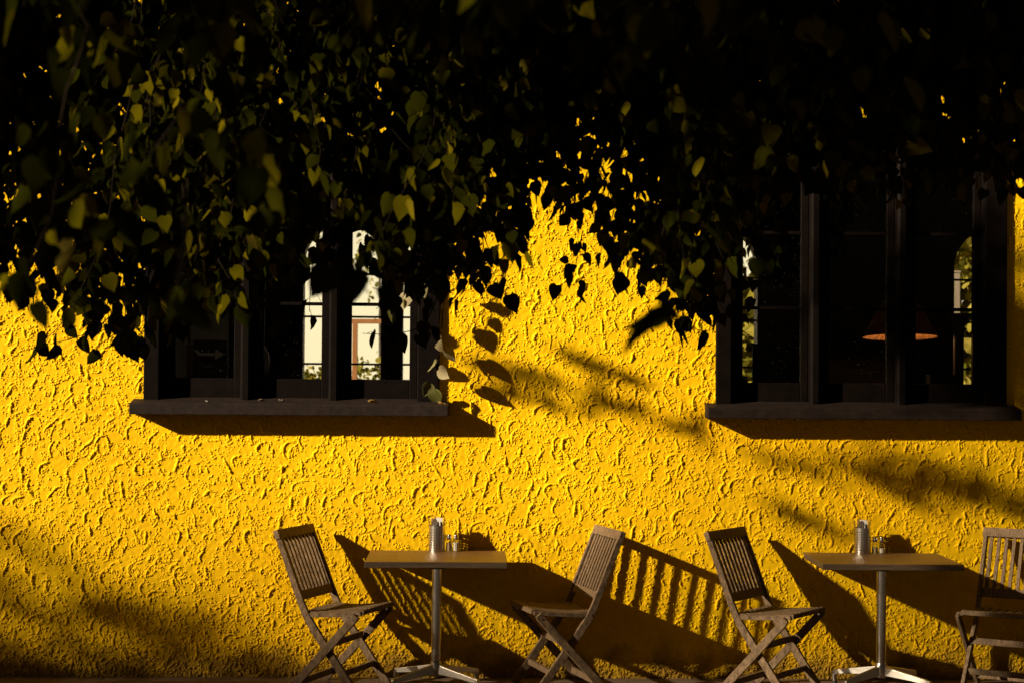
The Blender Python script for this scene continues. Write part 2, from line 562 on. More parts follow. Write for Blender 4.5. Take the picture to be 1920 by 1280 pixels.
def stucco_wall():
    rng = np.random.default_rng(7)
    X0, X1, Z0, Z1, st = -3.45, 4.05, -.06, 4.2, .0031
    nx, nz = int((X1 - X0) / st) + 1, int((Z1 - Z0) / st) + 1
    xs = X0 + np.arange(nx) * st
    zs = Z0 + np.arange(nz) * st
    low = smooth_noise((nz, nx), 100, 100, rng, .8)
    low2 = smooth_noise((nz, nx), 36, 32, rng, .7)
    mid = smooth_noise((nz, nx), 16, 16, rng, .6)
    fine = smooth_noise((nz, nx), 3.4, 3.4, rng, .5)
    px, pz, pr, ph = [], [], [], []            # every dab of plaster: place, radius, height

    def stroke(x, z, a, turn, L, r0, h0, wob):
        n = max(2, int(L / .0032))
        for q in range(n):
            u = q / n
            aa = a + turn * u + .28 * math.sin(wob + u * 6)
            x += math.cos(aa) * .0032
            z += math.sin(aa) * .0032
            px.append(x); pz.append(z)
            pr.append(r0 * (.62 + .38 * math.sin(math.pi * min(1, u * .9 + .12))) * (1 + .2 * math.sin(wob * 3 + u * 21)))
            ph.append(h0 * (.6 + .4 * math.sin(math.pi * (u * .8 + .15))) * (1 + .2 * math.sin(wob + u * 29)))

    # trowel strokes: arcs open to the right, with hooked tops, in a loose grid
    cell_x, cell_z = .112, .098
    for i in range(int((X1 - X0) / cell_x) + 1):
        for j in range(int((Z1 - Z0) / cell_z) + 1):
            if rng.random() < .10:
                continue
            cx = X0 + (i + .5 * (j % 2) + rng.uniform(-.36, .36)) * cell_x
            cz = Z0 + (j + rng.uniform(-.36, .36)) * cell_z
            L = rng.uniform(.035, .115)
            turn = -rng.uniform(.5, 2.1) if rng.random() < .78 else rng.uniform(-.3, 1.2)
            if rng.random() < .10:
                turn, L = -rng.uniform(3.0, 4.6), rng.uniform(.13, .19)
            a = math.pi / 2 - turn * rng.uniform(.3, .5) + rng.normal(0, .36)
            stroke(cx - .01, cz - L / 2, a, turn, L, rng.uniform(.0045, .0074), rng.uniform(.0050, .0090), rng.uniform(0, 6))
            if rng.random() < .45:             # plaster dragged off sideways from the head
                stroke(cx + rng.uniform(-.01, .03), cz + L * rng.uniform(.2, .5), rng.uniform(-.3, .7), rng.normal(0, .5), rng.uniform(.02, .06), .0042, .005, rng.uniform(0, 6))
    # crumbs: short dashes and specks in drifts
    area = (X1 - X0) * (Z1 - Z0)
    for _ in range(int(area / .0112 ** 2)):
        x, z = rng.uniform(X0, X1), rng.uniform(Z0, Z1)
        base = max(0, 1 - z / .7) ** 1.5
        k = low2[min(nz - 1, max(0, int((z - Z0) / st))), min(nx - 1, int((x - X0) / st))]
        if rng.random() > .43 + .44 * k + .45 * base:
            continue
        big = rng.random() ** 2.2
        L = .0035 + .020 * big
        stroke(x, z, rng.normal(1.15, .9), rng.normal(0, .9), L, rng.uniform(.0021, .0040) * (1 + .35 * base), rng.uniform(.0028, .0064) * (1 + .45 * base), rng.uniform(0, 6))
    px, pz, pr, ph = (np.array(v) for v in (px, pz, pr, ph))
    W = np.zeros(nz * nx)
    ci, ck = np.rint((px - X0) / st).astype(int), np.rint((pz - Z0) / st).astype(int)
    ok = (ci > 3) & (ck > 3) & (ci < nx - 4) & (ck < nz - 4)
    px, pz, pr, ph, ci, ck = (v[ok] for v in (px, pz, pr, ph, ci, ck))
    pr *= rng.uniform(.75, 1.2, len(pr)); ph *= rng.uniform(.8, 1.2, len(ph))
    for di in range(-3, 4):
        for dk in range(-3, 4):
            dd = (((ci + di) * st + X0 - px) ** 2 + ((ck + dk) * st + Z0 - pz) ** 2) / (pr * pr)
            np.maximum.at(W, (ck + dk) * nx + ci + di, ph * np.clip(1.08 - dd * dd * .45, 0, 1))
    W = W.reshape(nz, nx)
    H = W * (1 + .12 * mid + .13 * fine) + .0007 * low + .0005 * mid
    H = np.clip(H * .76, -.002, .02)
    ia, ib = int((-2.95 - X0) / st) // 2 * 2, int((3.45 - X0) / st) // 2 * 2
    ka = int((2.78 - Z0) / st) // 2 * 2
    AV, AQ, n0 = [], [], 0
    for (i0, i1, k0, k1, s_) in ((ia, ib, 0, ka, 1), (0, ia, 0, ka, 2), (ib, nx - 1, 0, ka, 2), (0, nx - 1, ka, nz - 1, 2)):
        ii, kk = np.arange(i0, i1 + 1, s_), np.arange(k0, k1 + 1, s_)
        gx, gz = np.meshgrid(xs[ii], zs[kk])
        V = np.stack([gx, -H[np.ix_(kk, ii)], gz], -1)
        keep = np.ones((len(kk) - 1, len(ii) - 1), bool)
        for (wx, _) in WIN:
            inx = (xs[ii][:-1] > wx + .02) & (xs[ii][1:] < wx + WW - .02)
            inz = (zs[kk][:-1] > ZS - .03) & (zs[kk][1:] < ZT - .02)
            keep &= ~(inz[:, None] & inx[None, :])
        idx = np.arange(len(kk) * len(ii)).reshape(len(kk), len(ii)) + n0
        AQ.append(np.stack([idx[:-1, :-1], idx[:-1, 1:], idx[1:, 1:], idx[1:, :-1]], -1)[keep])
        AV.append(V.reshape(-1, 3)); n0 += len(AV[-1])
    return np_mesh('front_wall', np.concatenate(AV), np.concatenate(AQ), M['stucco'], bld, True), X0, X1, Z1


fw, FX0, FX1, FZ1 = stucco_wall()
MB().box(-11, FX0 + .002, .0, .2, -.14, FZ1).build('plain_wall', M['stucco'], bld)
MB().box(FX1 - .002, 11, .0, .2, -.14, FZ1).build('plain_wall', M['stucco'], bld)
# thickness of the front wall round the openings, plastered inside
iw = MB()
a0, a1 = WIN[0][0], WIN[1][0]
for x0, x1, z0, z1 in ((-11, 11, -.14, ZS - .05), (-11, 11, ZT + .02, 4.35), (-11, a0 + .01, ZS - .05, ZT + .02),
                       (a0 + WW - .01, a1 + .01, ZS - .05, ZT + .02), (a1 + WW - .01, 11, ZS - .05, ZT + .02)):
    iw.box(x0, x1, .203 if abs(x0) > 10 and z0 > 9 else .022, .22, z0, z1)
iw.build('inner_wall', M['room'], bld)
YF = 7.6
for x0 in (-11, 10.8):
    MB().box(x0, x0 + .2, .22, YF, -.1, 4.2).build('side_wall', M['room'], bld)
MB().box(-2.16, -2.0, .224, 4.6, .003, 4.197).build('partition_wall', M['room'], bld)
MB().box(-10.8, 10.8, .22, YF, -.14, 0).build('room_floor', M['room_floor'], bld)
MB().box(-11, 11, .22, YF, 4.2, 4.35).build('ceiling', M['room'], bld)
MB().box(-11.1, 11.1, -.05, YF + .3, 4.355, 4.55).build('roof', M['roof'], bld)

# far wall with arched openings
SF = F_PX / (YF + 10.6)


def far_x(px, py=600):
    return at(px, py, -YF).x


ARCH = [(406, 533), (563, 720), (750, 907), (1060, 1217), (1268, 1425), (1783, 1940), (1970, 2127)]
Z_SILL_F = at(640, 722, -YF).z
Z_SPR = at(640, 492, -YF).z
arches = []
for l, r_ in ARCH[1:]:
    arches.append((far_x(l), far_x(r_)))
TOPF = 4.2
fwm = MB()
edges = [-10.8] + [v for a in arches for v in a] + [10.8]
for i in range(0, len(edges), 2):
    fwm.box(edges[i], edges[i + 1], YF, YF + .3, -.1, TOPF)
for (l, r_) in arches:
    fwm.box(l, r_, YF, YF + .3, -.1, Z_SILL_F)
    c, rad = (l + r_) / 2, (r_ - l) / 2
    n = 20
    for k in range(n):
        q0, q1 = math.pi * (1 - k / n), math.pi * (1 - (k + 1) / n)
        x0, x1 = c + rad * math.cos(q0), c + rad * math.cos(q1)
        z0, z1 = Z_SPR + rad * math.sin(q0), Z_SPR + rad * math.sin(q1)
        fwm.prism([(x0, z0), (x1, z1), (x1, TOPF), (x0, TOPF)], YF, YF + .3)
fwm.build('back_wall', M['brick'], bld)
for k, (l, r_) in enumerate(arches):
    aw = part('arched_window', bld, (0, 0, 0))
    c, rad = (l + r_) / 2, (r_ - l) / 2
    tr = MB()
    for s in (l, r_):
        s2 = s + (.03 if s == l else -.03)
        tr.box(min(s, s2), max(s, s2), YF - .012, YF + .2, Z_SILL_F + .03, Z_SPR)
    pts_o = [(c + rad * math.cos(math.pi * i / 24), Z_SPR + rad * math.sin(math.pi * i / 24)) for i in range(25)]
    pts_i = [(c + (rad - .03) * math.cos(math.pi * i / 24), Z_SPR + (rad - .03) * math.sin(math.pi * i / 24)) for i in range(25)]
    for i in range(24):
        tr.prism([pts_o[i], pts_o[i + 1], pts_i[i + 1], pts_i[i]], YF - .012, YF + .2)
    tr.build('frame', M['orange_wood'], aw)
    for pz in (514, 594, 682):
        z = at(640, pz, -YF - .1).z
        MB().box(l + .03, r_ - .03, YF + .1, YF + .12, z - .011, z + .011).build('glazing_bar', M['paint'], aw)
    MB().box(l, r_, YF - .05, YF + .3, Z_SILL_F + .002, Z_SILL_F + .03).build('sill', M['orange_wood'], aw)
    MB().box(l + .03, r_ - .03, YF + .125, YF + .131, Z_SILL_F + .03, Z_SPR + rad).build('pane', M['glass'], aw)

# the two street windows
PITCH_X = 164 / 315.0
Z_BAR = [at(712, 571, -.06).z, at(712, 429, -.06).z]
Z_PB = at(712, 711, -.06).z
for wi, (wx, _) in enumerate(WIN):
    wnd = part('window', bld)
    jl, jr = .092, .132
    fr = MB()
    fr.box(wx, wx + jl, -.030, .12, ZS - .028, ZT)
    fr.box(wx + WW - jr, wx + WW, -.030, .12, ZS - .028, ZT)
    fr.box(wx + jl, wx + WW - jr, -.028, .118, ZT - .09, ZT)
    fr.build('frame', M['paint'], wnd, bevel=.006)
    xm0 = wx + (449 - 270) / 315.0
    ch = .013
    for k in range(2):
        x0 = xm0 + k * PITCH_X
        x1 = x0 + .05
        # post with a planed-off left arris
        prof = [(x0, .118), (x0, -.022 + ch), (x0 + ch, -.022), (x1 - .004, -.022), (x1, -.018), (x1, .118)]
        pm = MB(); n = len(prof)
        vs = [(a, b, ZS - .02) for a, b in prof] + [(a, b, ZT - .088) for a, b in prof]
        pm.add(vs, [tuple(range(n)), tuple(range(2 * n - 1, n - 1, -1))] + [(i, n + i, n + (i + 1) % n, (i + 1) % n) for i in range(n)])
        pm.build('mullion', M['paint'], wnd)
    bays = [(wx + jl, xm0), (xm0 + .05, xm0 + PITCH_X), (xm0 + PITCH_X + .05, wx + WW - jr)]
    for k, (b0, b1) in enumerate(bays):
        b0 += .002; b1 -= .002
        yo = .055
        sl_, sr_ = .078, .046
        sa = MB()
        zb, zt = ZS + .012, ZT - .092
        sa.box(b0, b0 + sl_, yo, yo + .045, zb, zt)
        sa.box(b1 - sr_, b1, yo, yo + .045, zb, zt)
        sa.box(b0 + sl_, b1 - sr_, yo + .002, yo + .043, zb, Z_PB)
        sa.box(b0 + sl_, b1 - sr_, yo + .002, yo + .043, zt - .06, zt)
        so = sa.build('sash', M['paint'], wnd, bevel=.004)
        for z in Z_BAR:
            MB().box(b0 + sl_, b1 - sr_, yo + .006, yo + .036, z - .010, z + .010).build('glazing_bar', M['paint'], wnd, bevel=.003)
        MB().box(b0 + sl_ - .004, b1 - sr_ + .004, yo + .020, yo + .024, Z_PB - .004, zt - .056).build('pane', M['glass'], wnd)
        if wi == 1 and k == 1:
            pass
    # sloping sill with a square nose
    x0, x1 = wx - .062, wx + WW + .056
    yb_, yn = .16, -.14
    s = MB()
    zf = at(540, 757, .14).z
    zb_ = zf + .050
    prof = [(yb_, zb_), (yn, zf), (yn, zf - .066), (yb_, zf - .066)]
    vs = [(x0, a, b) for a, b in prof] + [(x1, a, b) for a, b in prof]
    s.add(vs, [(0, 1, 2, 3), (7, 6, 5, 4)] + [(i, 4 + i, 4 + (i + 1) % 4, (i + 1) % 4) for i in range(4)])
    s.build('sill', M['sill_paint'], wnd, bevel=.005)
SILL_FRONT_Z = zf


def sill_z(y):
    return SILL_FRONT_Z + .050 * (y + .14) / .30


# ------------------------------------------------------------------ chairs
CW = .43


def smooth_path(pts, n=6):
    out = []
    P = [pts[0]] + list(pts) + [pts[-1]]
    for i in range(1, len(P) - 2):
        p0, p1, p2, p3 = (Vector(P[i + k]) for k in (-1, 0, 1, 2))
        for q in range(n):
            t = q / n
            v = .5 * ((2 * p1) + (p2 - p0) * t + (2 * p0 - 5 * p1 + 4 * p2 - p3) * t * t + (3 * p1 - p0 - 3 * p2 + p3) * t ** 3)
            out.append((v.x, v.y))
    out.append(tuple(pts[-1]))
    return out


def make_chair(label, loc, rz):
    t = thing('folding_chair', label, 'chair', loc, rz, 'folding wooden chairs along the yellow wall')
    h = CW / 2
    wd = M['wood']
    pl = smooth_path([(-.178, .872), (-.115, .72), (-.05, .555), (0, .443), (.045, .372), (.125, .262), (.222, .131), (.32, 0.002)])
    wds = [.034 + .012 * min(1, i / (len(pl) * .6)) for i in range(len(pl))]
    for s in (-1, 1):
        MB().ribbon(pl, wds, s * h - .011, s * h + .011).build('back_post', wd, t, bevel=.004)
    for s in (-1, 1):
        y = s * (h + .024)
        fl = [(.318, .455), (.30, .432), (.12, .238), (-.10, .002)]
        MB().ribbon(fl, [.040, .046, .046, .046], y - .011, y + .011).build('front_leg', wd, t, bevel=.004)
        MB().tube([(.300, y - .014, .434), (.300, y + .014, .434)], .006, 10).build('bolt', M['steel'], t)
        MB().tube([(0, s * h - .014, .443), (0, s * h + .014, .443)], .006, 10).build('bolt', M['steel'], t)
    # backrest: top rail, lower rail and slats, in the plane of the leaning posts
    a, b = Vector((-.178, 0, .872)), Vector((-.05, 0, .555))
    up = (a - b).normalized()
    nrm = Vector((up.z, 0, -up.x))
    wy = Vector((0, 1, 0))
    bk = MB()
    tr = a + up * .012
    bk.frame_box(tr, wy, nrm, up, h + .017, .016, .027)
    lr = b - up * .012
    bk.frame_box(lr, wy, nrm, up, h - .012, .011, .026)
    n = 9
    lo, hi = lr + up * .026, tr - up * .027
    for k in range(n):
        y = -h + .036 + (CW - .072) * k / (n - 1)
        bk.frame_box((lo + hi) / 2 + wy * y, wy, nrm, up, .0105, .007, (hi - lo).length / 2)
    bk.build('backrest', wd, t, bevel=.003)
    # seat: slats on side rails, gently dished
    st = MB()
    for s in (-1, 1):
        y = s * (h - .004)
        st.ribbon([(.012, .440), (.15, .447), (.335, .462)], [.024] * 3, y - .010, y + .010)
    for k in range(9):
        y = -h + .022 + (CW - .044) * k / 8
        pr = smooth_path([(-.012, .458), (.10, .452), (.24, .464), (.345, .478)], 4)
        st.ribbon(pr, [.012] * len(pr), y - .0165, y + .0165)
    st.box(.322, .350, -h + .004, h - .004, .456, .4815)
    st.build('seat', wd, t, bevel=.002)
    # cross bars
    for (x, z, hh, w_) in ((.150, .285, h - .002, .018), (.228, .122, h - .012, .016), (-.045, .060, h + .012, .018)):
        MB().box(x - .010, x + .010, -hh, hh, z - w_, z + w_).build('stretcher', wd, t, bevel=.003)
    return t


def chair_at(px, py, d, ang, side):
    """pivot on the given side (+1/-1 local y) seen at a pixel; returns ground point of the chair origin"""
    p = at(px, py, d)
    a = R(ang)
    sv = Vector((-math.sin(a), math.cos(a), 0)) * side
    o = p - sv * (CW / 2)
    return (o.x, o.y, 0.0), a


CH = [(574, 1163, .56, -21, -1, 'folding chair at the sunlit table, its dark back slats seen from behind'),
      (1107, 1158, .52, 195, 1, 'folding chair at the sunlit table whose pale back slats catch the sun'),
      (1381, 1152, .57, -36, -1, 'folding chair at the shaded table, its black back slats seen from behind'),
      (1833, 1140, .25, 238, -1, 'folding chair at the shaded table, its wide back turned squarely to the viewer')]
first = None
for px, py, d, ang, side, lab in CH:
    loc, a = chair_at(px, py, d, ang, side)
    if first is None:
        first = make_chair(lab, loc, a)
    else:
        dup(first, loc, a, lab)

# ------------------------------------------------------------------ tables
TW, TD, TZ = .79, .64, .757


def make_table(label, loc, rz):
    t = thing('cafe_table', label, 'table', loc, rz, 'cafe tables along the yellow wall')
    MB().box(-TW / 2, TW / 2, -TD / 2, TD / 2, TZ - .034, TZ).build('tabletop', M['table_wood'], t, bevel=.003)
    tt_ = t.children[0].data
    tt_.materials.append(M['table_edge'])
    for p_ in tt_.polygons:
        p_.material_index = 0 if p_.normal.z > .5 else 1
    MB().box(-.16, .16, -.16, .16, TZ - .046, TZ - .0345).lathe([(.05, TZ - .07), (.055, TZ - .046)], 20).build('top_plate', M['rubber'], t, bevel=.002)
    MB().lathe([(.0275, .150), (.0275, TZ - .06)], 28).build('pole', M['steel'], t, smooth=False)
    p = t.children[-1]
    p.data.polygons.foreach_set('use_smooth', [len(q.vertices) == 4 for q in p.data.polygons])
    MB().lathe([(.030, .075), (.036, .085), (.036, .128), (.034, .140), (.031, .150), (.031, .158), (.0285, .160)], 24).build('hub', M['alu'], t, smooth=True)
    for sx, sy in ((-1, -1), (1, -1), (1, 1), (-1, 1)):
        tip = Vector((sx * .232, sy * .185, 0))
        L = tip.length
        u = tip / L
        v = Vector((-u.y, u.x, 0))
        m = MB()
        prof = [(.026, .016, .088, .140), (.10, .0165, .083, .126), (.20, .0155, .075, .108), (L - .012, .014, .064, .092), (L + .008, .012, .040, .088), (L + .016, .009, .022, .076)]
        vs = []
        for r_, hw, z0, z1 in prof:
            c = u * r_
            for a_, zz in ((-hw, z0), (hw, z0), (hw * .8, z1), (-hw * .8, z1)):
                q = c + v * a_
                vs.append((q.x, q.y, zz))
        n = len(prof)
        fs = [(0, 1, 2, 3), tuple(4 * (n - 1) + k for k in (3, 2, 1, 0))]
        for i in range(n - 1):
            for k in range(4):
                fs.append((4 * i + k, 4 * i + (k + 1) % 4, 4 * i + 4 + (k + 1) % 4, 4 * i + 4 + k))
        m.add(vs, fs)
        m.lathe([(.013, .022), (.013, .07)], 12, (u.x * L, u.y * L, 0))
        lg = m.build('base_leg', M['alu'], t, bevel=.003)
        MB().lathe([(.017, .0015), (.018, .010), (.012, .0215)], 14, (u.x * L, u.y * L, 0)).build('glide', M['rubber'], lg)
    return t


def table_loc(pxl, pxr, py, d_front):
    a, b = at(pxl, py, d_front), at(pxr, py, d_front)
    c = (a + b) / 2
    return (c.x, -d_front + TD / 2, 0)


t1 = table_loc(685, 950, 1053, .72)
tb = make_table('square cafe table with sunlit honey brown top and pale front edge', t1, 0)
t2 = table_loc(1546, 1810, 1046, .72)
dup(tb, t2, R(-1.5), 'square cafe table whose front edge lies in black shade')


def uv_cylinder(name, r, z0, z1, mat, parent, n=40):
    me = bpy.data.meshes.new(name)
    bm = bmesh.new()
    uvl = bm.loops.layers.uv.new('uv')
    ring = []
    for k in range(n + 1):
        q = 2 * math.pi * k / n
        ring.append((bm.verts.new((r * math.cos(q), r * math.sin(q), z0)), bm.verts.new((r * math.cos(q), r * math.sin(q), z1))))
    for k in range(n):
        f = bm.faces.new((ring[k][0], ring[k + 1][0], ring[k + 1][1], ring[k][1]))
        f.smooth = True
        for lp, uv in zip(f.loops, ((k / n, 0), ((k + 1) / n, 0), ((k + 1) / n, 1), (k / n, 1))):
            lp[uvl].uv = uv
    bm.to_mesh(me); bm.free()
    me.materials.append(mat)
    o = bpy.data.objects.new(name, me); COL.objects.link(o); o.parent = parent
    return o


def spoon(parent, x, y, z0, lean, ang, kind, mat):
    m = MB()
    d = Vector((math.cos(ang) * math.sin(lean), math.sin(ang) * math.sin(lean), math.cos(lean)))
    o = Vector((x, y, z0))
    L = .185
    sd = Vector((-math.sin(ang), math.cos(ang), 0)) if lean else Vector((1, 0, 0))
    nn = d.cross(sd).normalized()
    if kind == 'spoon':
        prof = [(0, .004), (.10, .003), (.128, .004), (.140, .0115), (.158, .0165), (.174, .0135), (.185, .004)]
    elif kind == 'fork':
        prof = [(0, .004), (.10, .003), (.125, .005), (.140, .010), (.190, .011)]
    else:
        prof = [(0, .005), (.10, .005), (.12, .008), (.17, .009), (.195, .003)]
    vs = []
    for s, hw in prof:
        c = o + d * s
        for a_, b_ in ((-1, -1), (1, -1), (1, 1), (-1, 1)):
            vs.append(c + sd * hw * a_ + nn * .0012 * b_)
    n = len(prof)
    fs = [(0, 1, 2, 3), tuple(4 * (n - 1) + k for k in (3, 2, 1, 0))]
    for i in range(n - 1):
        for k in range(4):
            fs.append((4 * i + k, 4 * i + (k + 1) % 4, 4 * i + 4 + (k + 1) % 4, 4 * i + 4 + k))
    m.add(vs, fs)
    return m.build(kind, mat, parent)


def cutlery_set(px, pyb, d, lab, first_set):
    p = at(px, pyb, d)
    cup = thing('cutlery_holder', 'perforated steel cutlery holder ' + lab, 'cutlery holder', (p.x, p.y, TZ + .0005), 0.15, 'cutlery holders on the tables')
    uv_cylinder('cup', .049, 0, .150, M['perforated'], cup)
    MB().lathe([(.0505, .146), (.0505, .153), (.0475, .153), (.0475, .146)], 36, cap=False).build('rim', M['steel'], cup)
    MB().lathe([(.0505, 0), (.0505, .004), (.0, .004)], 36, cap=False).build('base', M['steel'], cup)
    root = cup
    rnd = random.Random(int(px))
    cl = 'standing in the cutlery holder ' + lab
    items = [('fork', -.026, .00, .14, math.pi), ('fork', -.016, -.012, .10, 3.6), ('knife', -.004, .012, .06, 2.0), ('spoon', .012, .006, .20, .1), ('knife', .02, -.01, .12, -.3), ('spoon', -.008, -.02, .12, 4.2)]
    for kd, x, y, ln, an in items:
        hold = thing(kd, {'fork': 'steel fork ', 'knife': 'steel knife ', 'spoon': 'steel spoon '}[kd] + cl, kd, (p.x, p.y, TZ + .0055), .15, 'cutlery in the holder ' + lab)
        o = spoon(None, x, y, .002 if kd != 'spoon' else .006, ln, an, kd, M['steel'])
        # a single mesh: drop the empty and tag the mesh itself
        o.location = hold.location; o.rotation_euler = hold.rotation_euler
        tag(o, hold['label'], kd, hold['group'])
        bpy.data.objects.remove(hold)
    nk = MB()
    for k, (a0_, w_) in enumerate(((.0, .024), (.35, .020))):
        c, s_ = math.cos(a0_), math.sin(a0_)
        for sgn in (0, 1):
            y = .012 + .004 * k + sgn * .003
            vs = []
            for (x, z) in ((-w_ + .005, .004), (w_ + .005, .004), (w_ * .9 + .01, .187 - .012 * k), (-w_ * .5 + .008, .192 - .01 * k)):
                vs.append((x * c - y * s_, x * s_ + y * c, z))
            nk.add(vs, [(0, 1, 2, 3)])
    o = nk.build('paper_napkin', M['napkin'])
    md = o.modifiers.new('thick', 'SOLIDIFY'); md.thickness = .0012
    o.location = (p.x, p.y, TZ + .0055)
    tag(o, 'folded paper napkin ' + cl, 'napkin')
    # shakers
    for k, (dx, fill, nm) in enumerate(((.072, 'pepper', 'pepper shaker'), (.112, 'salt', 'salt shaker'))):
        sh = thing(nm.replace(' ', '_'), ('glass pepper shaker of brown grounds ' if k == 0 else 'glass salt shaker of white salt ') + lab, nm,
                   (p.x + dx, p.y - .012, TZ + .0005), .3 * k)
        b = MB()
        n = 4
        rr = [(.0185, 0), (.019, .004), (.017, .035), (.0165, .052), (.0115, .063), (.0115, .070)]
        b.lathe([(r_ * 1.1, z) for r_, z in rr], 8)
        b.build('jar', M['jar'], sh, bevel=.001)
        hgt = (.050 if k == 0 else .052) if first_set else (.036 if k == 0 else .030)
        MB().lathe([(.0165, .004), (.0165, hgt)], 8).build('contents', M[fill], sh)
        MB().lathe([(.0135, .068), (.0140, .084), (.0128, .088), (.0128, .091), (.0140, .093), (.0105, .099), (.003, .100)], 18).build('cap', M['steel'], sh, smooth=True)


cutlery_set(819, 1033, .117, 'on the sunlit honey brown table', True)
cutlery_set(1617, 1028, .117, 'on the shaded dark edged table', False)

# ------------------------------------------------------------------ things on the sills and in the room
def leaf_template():
    mids = [(0, 0), (0, .13), (0, .32), (0, .54), (0, .76), (0, 1.06)]
    side = [(.20, -.07), (.40, .05), (.49, .27), (.41, .52), (.26, .74), (.10, .92)]
    pts = mids + side + [(-x, y) for x, y in side]
    T = np.array([(x, y, abs(x) * .30 - .18 * (y - .4) ** 2 + .03 * math.sin(9 * y) * (x != 0)) for x, y in pts])
    Q = []
    for o, flip in ((6, 0), (12, 1)):
        for k in range(5):
            q = (k, o + k, o + k + 1, k + 1) if k < 4 else (4, o + 4, o + 5, 5)
            Q.append(q[::-1] if flip else q)
    Q = np.array(Q)
    return T, Q


LT, LQ = leaf_template()


def leaves_np(pos, down, size, rng, flat=.5, slim=1.0):
    """one leaf per row: hangs along `down` with a random turn; returns verts, quads"""
    n = len(pos)
    d = down / np.linalg.norm(down, axis=1, keepdims=True)
    rnd = rng.standard_normal((n, 3)); rnd[:, 2] *= flat
    s = np.cross(d, rnd); s /= np.linalg.norm(s, axis=1, keepdims=True) + 1e-9
    nn = np.cross(s, d)
    curl = rng.uniform(-1.2, 1.6, n)[:, None]
    wid = slim * rng.uniform(.80, 1.0, n)[:, None]
    sk = rng.uniform(-.16, .16, n)[:, None]
    lx = LT[None, :, 0] * wid + sk * LT[None, :, 1] ** 2
    ly = np.repeat(LT[None, :, 1], n, 0)
    lz = LT[None, :, 2] * curl + .12 * sk * np.sin(LT[None, :, 1] * 6)
    V = pos[:, None, :] + size[:, None, None] * (lx[..., None] * s[:, None, :] + ly[..., None] * d[:, None, :] + lz[..., None] * nn[:, None, :])
    Q = (LQ[None] + (np.arange(n) * len(LT))[:, None, None]).reshape(-1, 4)
    return V.reshape(-1, 3), Q


def fallen_leaf(px, d, size, rz, lab, mat='dry_leaf'):
    p = at(px, 752, d)
    T = LT.copy(); T[:, 2] = np.abs(T[:, 0]) * .55 + .25 * (T[:, 1] - .5) ** 2
    o = np_mesh('fallen_leaf', T * size, LQ, M[mat])
    md = o.modifiers.new('thick', 'SOLIDIFY'); md.thickness = .0012
    o.location = (p.x, -d, sill_z(-d) + .004); o.rotation_euler = (R(-9), 0, rz)
    tag(o, lab, 'leaf', 'leaves fallen on the sills')


fallen_leaf(692, .085, .062, R(-70), 'curled yellow fallen leaf on the sill under the bright arched view')
fallen_leaf(822, .11, .045, R(-95), 'flat pale yellow fallen leaf at the sill end under the hanging sprig')
fallen_leaf(486, .05, .035, R(-60), 'small pale dry leaf on the sill beside the pane with the arrow sign', 'dry_twig')
fallen_leaf(528, .05, .030, R(40), 'tiny pale dry leaf on the sill below the middle pane', 'dry_twig')
fallen_leaf(388, .09, .018, R(10), 'tiny white crumb of leaf on the sill below the arrow sign', 'napkin')


def board(name, lab, cat, px0, px1, py0, py1, d, mat, chalk=None, thick=.02, fmat=None):
    a, b = at(px0, py0, d), at(px1, py1, d)
    t = thing(name, lab, cat, ((a.x + b.x) / 2, a.y, b.z))
    w_, h_ = (b.x - a.x) / 2, a.z - b.z
    MB().box(-w_, w_, 0, thick, 0, h_).build('panel', M[mat], t, bevel=.002)
    if fmat:
        f = MB()
        e = .012
        f.box(-w_ - e, -w_, -.006, thick, -e, h_ + e).box(w_, w_ + e, -.006, thick, -e, h_ + e).box(-w_, w_, -.006, thick, h_, h_ + e).box(-w_, w_, -.006, thick, -e, 0)
        f.build('frame', M[fmat], t)
    return t, w_, h_


# arrow sign leaning inside the left pane
t, w_, h_ = board('arrow_sign', 'black chalk sign with a white arrow behind the window glass', 'sign', 363, 425, 637, 708, -.102, 'black_board')
ar = MB()
ar.box(-.075, .035, -.004, -.001, .132, .148)
ar.prism([(.030, .108), (.088, .140), (.030, .172)], -.004, -.001)
ar.prism([(-.075, .140), (-.098, .165), (-.080, .168), (-.055, .148)], -.004, -.001)
ar.build('arrow', M['chalk'], t)
ar = MB()
ar.box(-.05, .05, -.004, -.001, .076, .082).prism([(.044, .066), (.066, .079), (.044, .092)], -.004, -.001)
for k in range(7):
    ar.box(-.07 + k * .02, -.058 + k * .02, -.004, -.001, .036, .046)
ar.build('chalk_lettering', M['faint_chalk'], t)
bx = at(356, 708, -.2)
t = thing('dark_box', 'narrow dark box standing left of the arrow sign', 'box', (bx.x, bx.y, bx.z))
MB().box(-.022, .022, 0, .05, 0, .19).build('carton', M['room'], t, bevel=.003)
MB().box(-.024, .024, -.002, .052, .1905, .197).build('lid', M['black_board'], t)
# pale vase
p = at(492, 702, -.22)
t = thing('vase', 'pale rounded vase behind the glass beside the arrow sign', 'vase', (p.x, p.y, p.z))
MB().lathe([(.025, 0), (.040, .02), (.046, .07), (.036, .13), (.02, .155), (.024, .165)], 24).build('body', M['white'], t, smooth=True)
MB().lathe([(.021, .160), (.027, .166), (.021, .170)], 24).build('lip', M['white'], t, smooth=True)
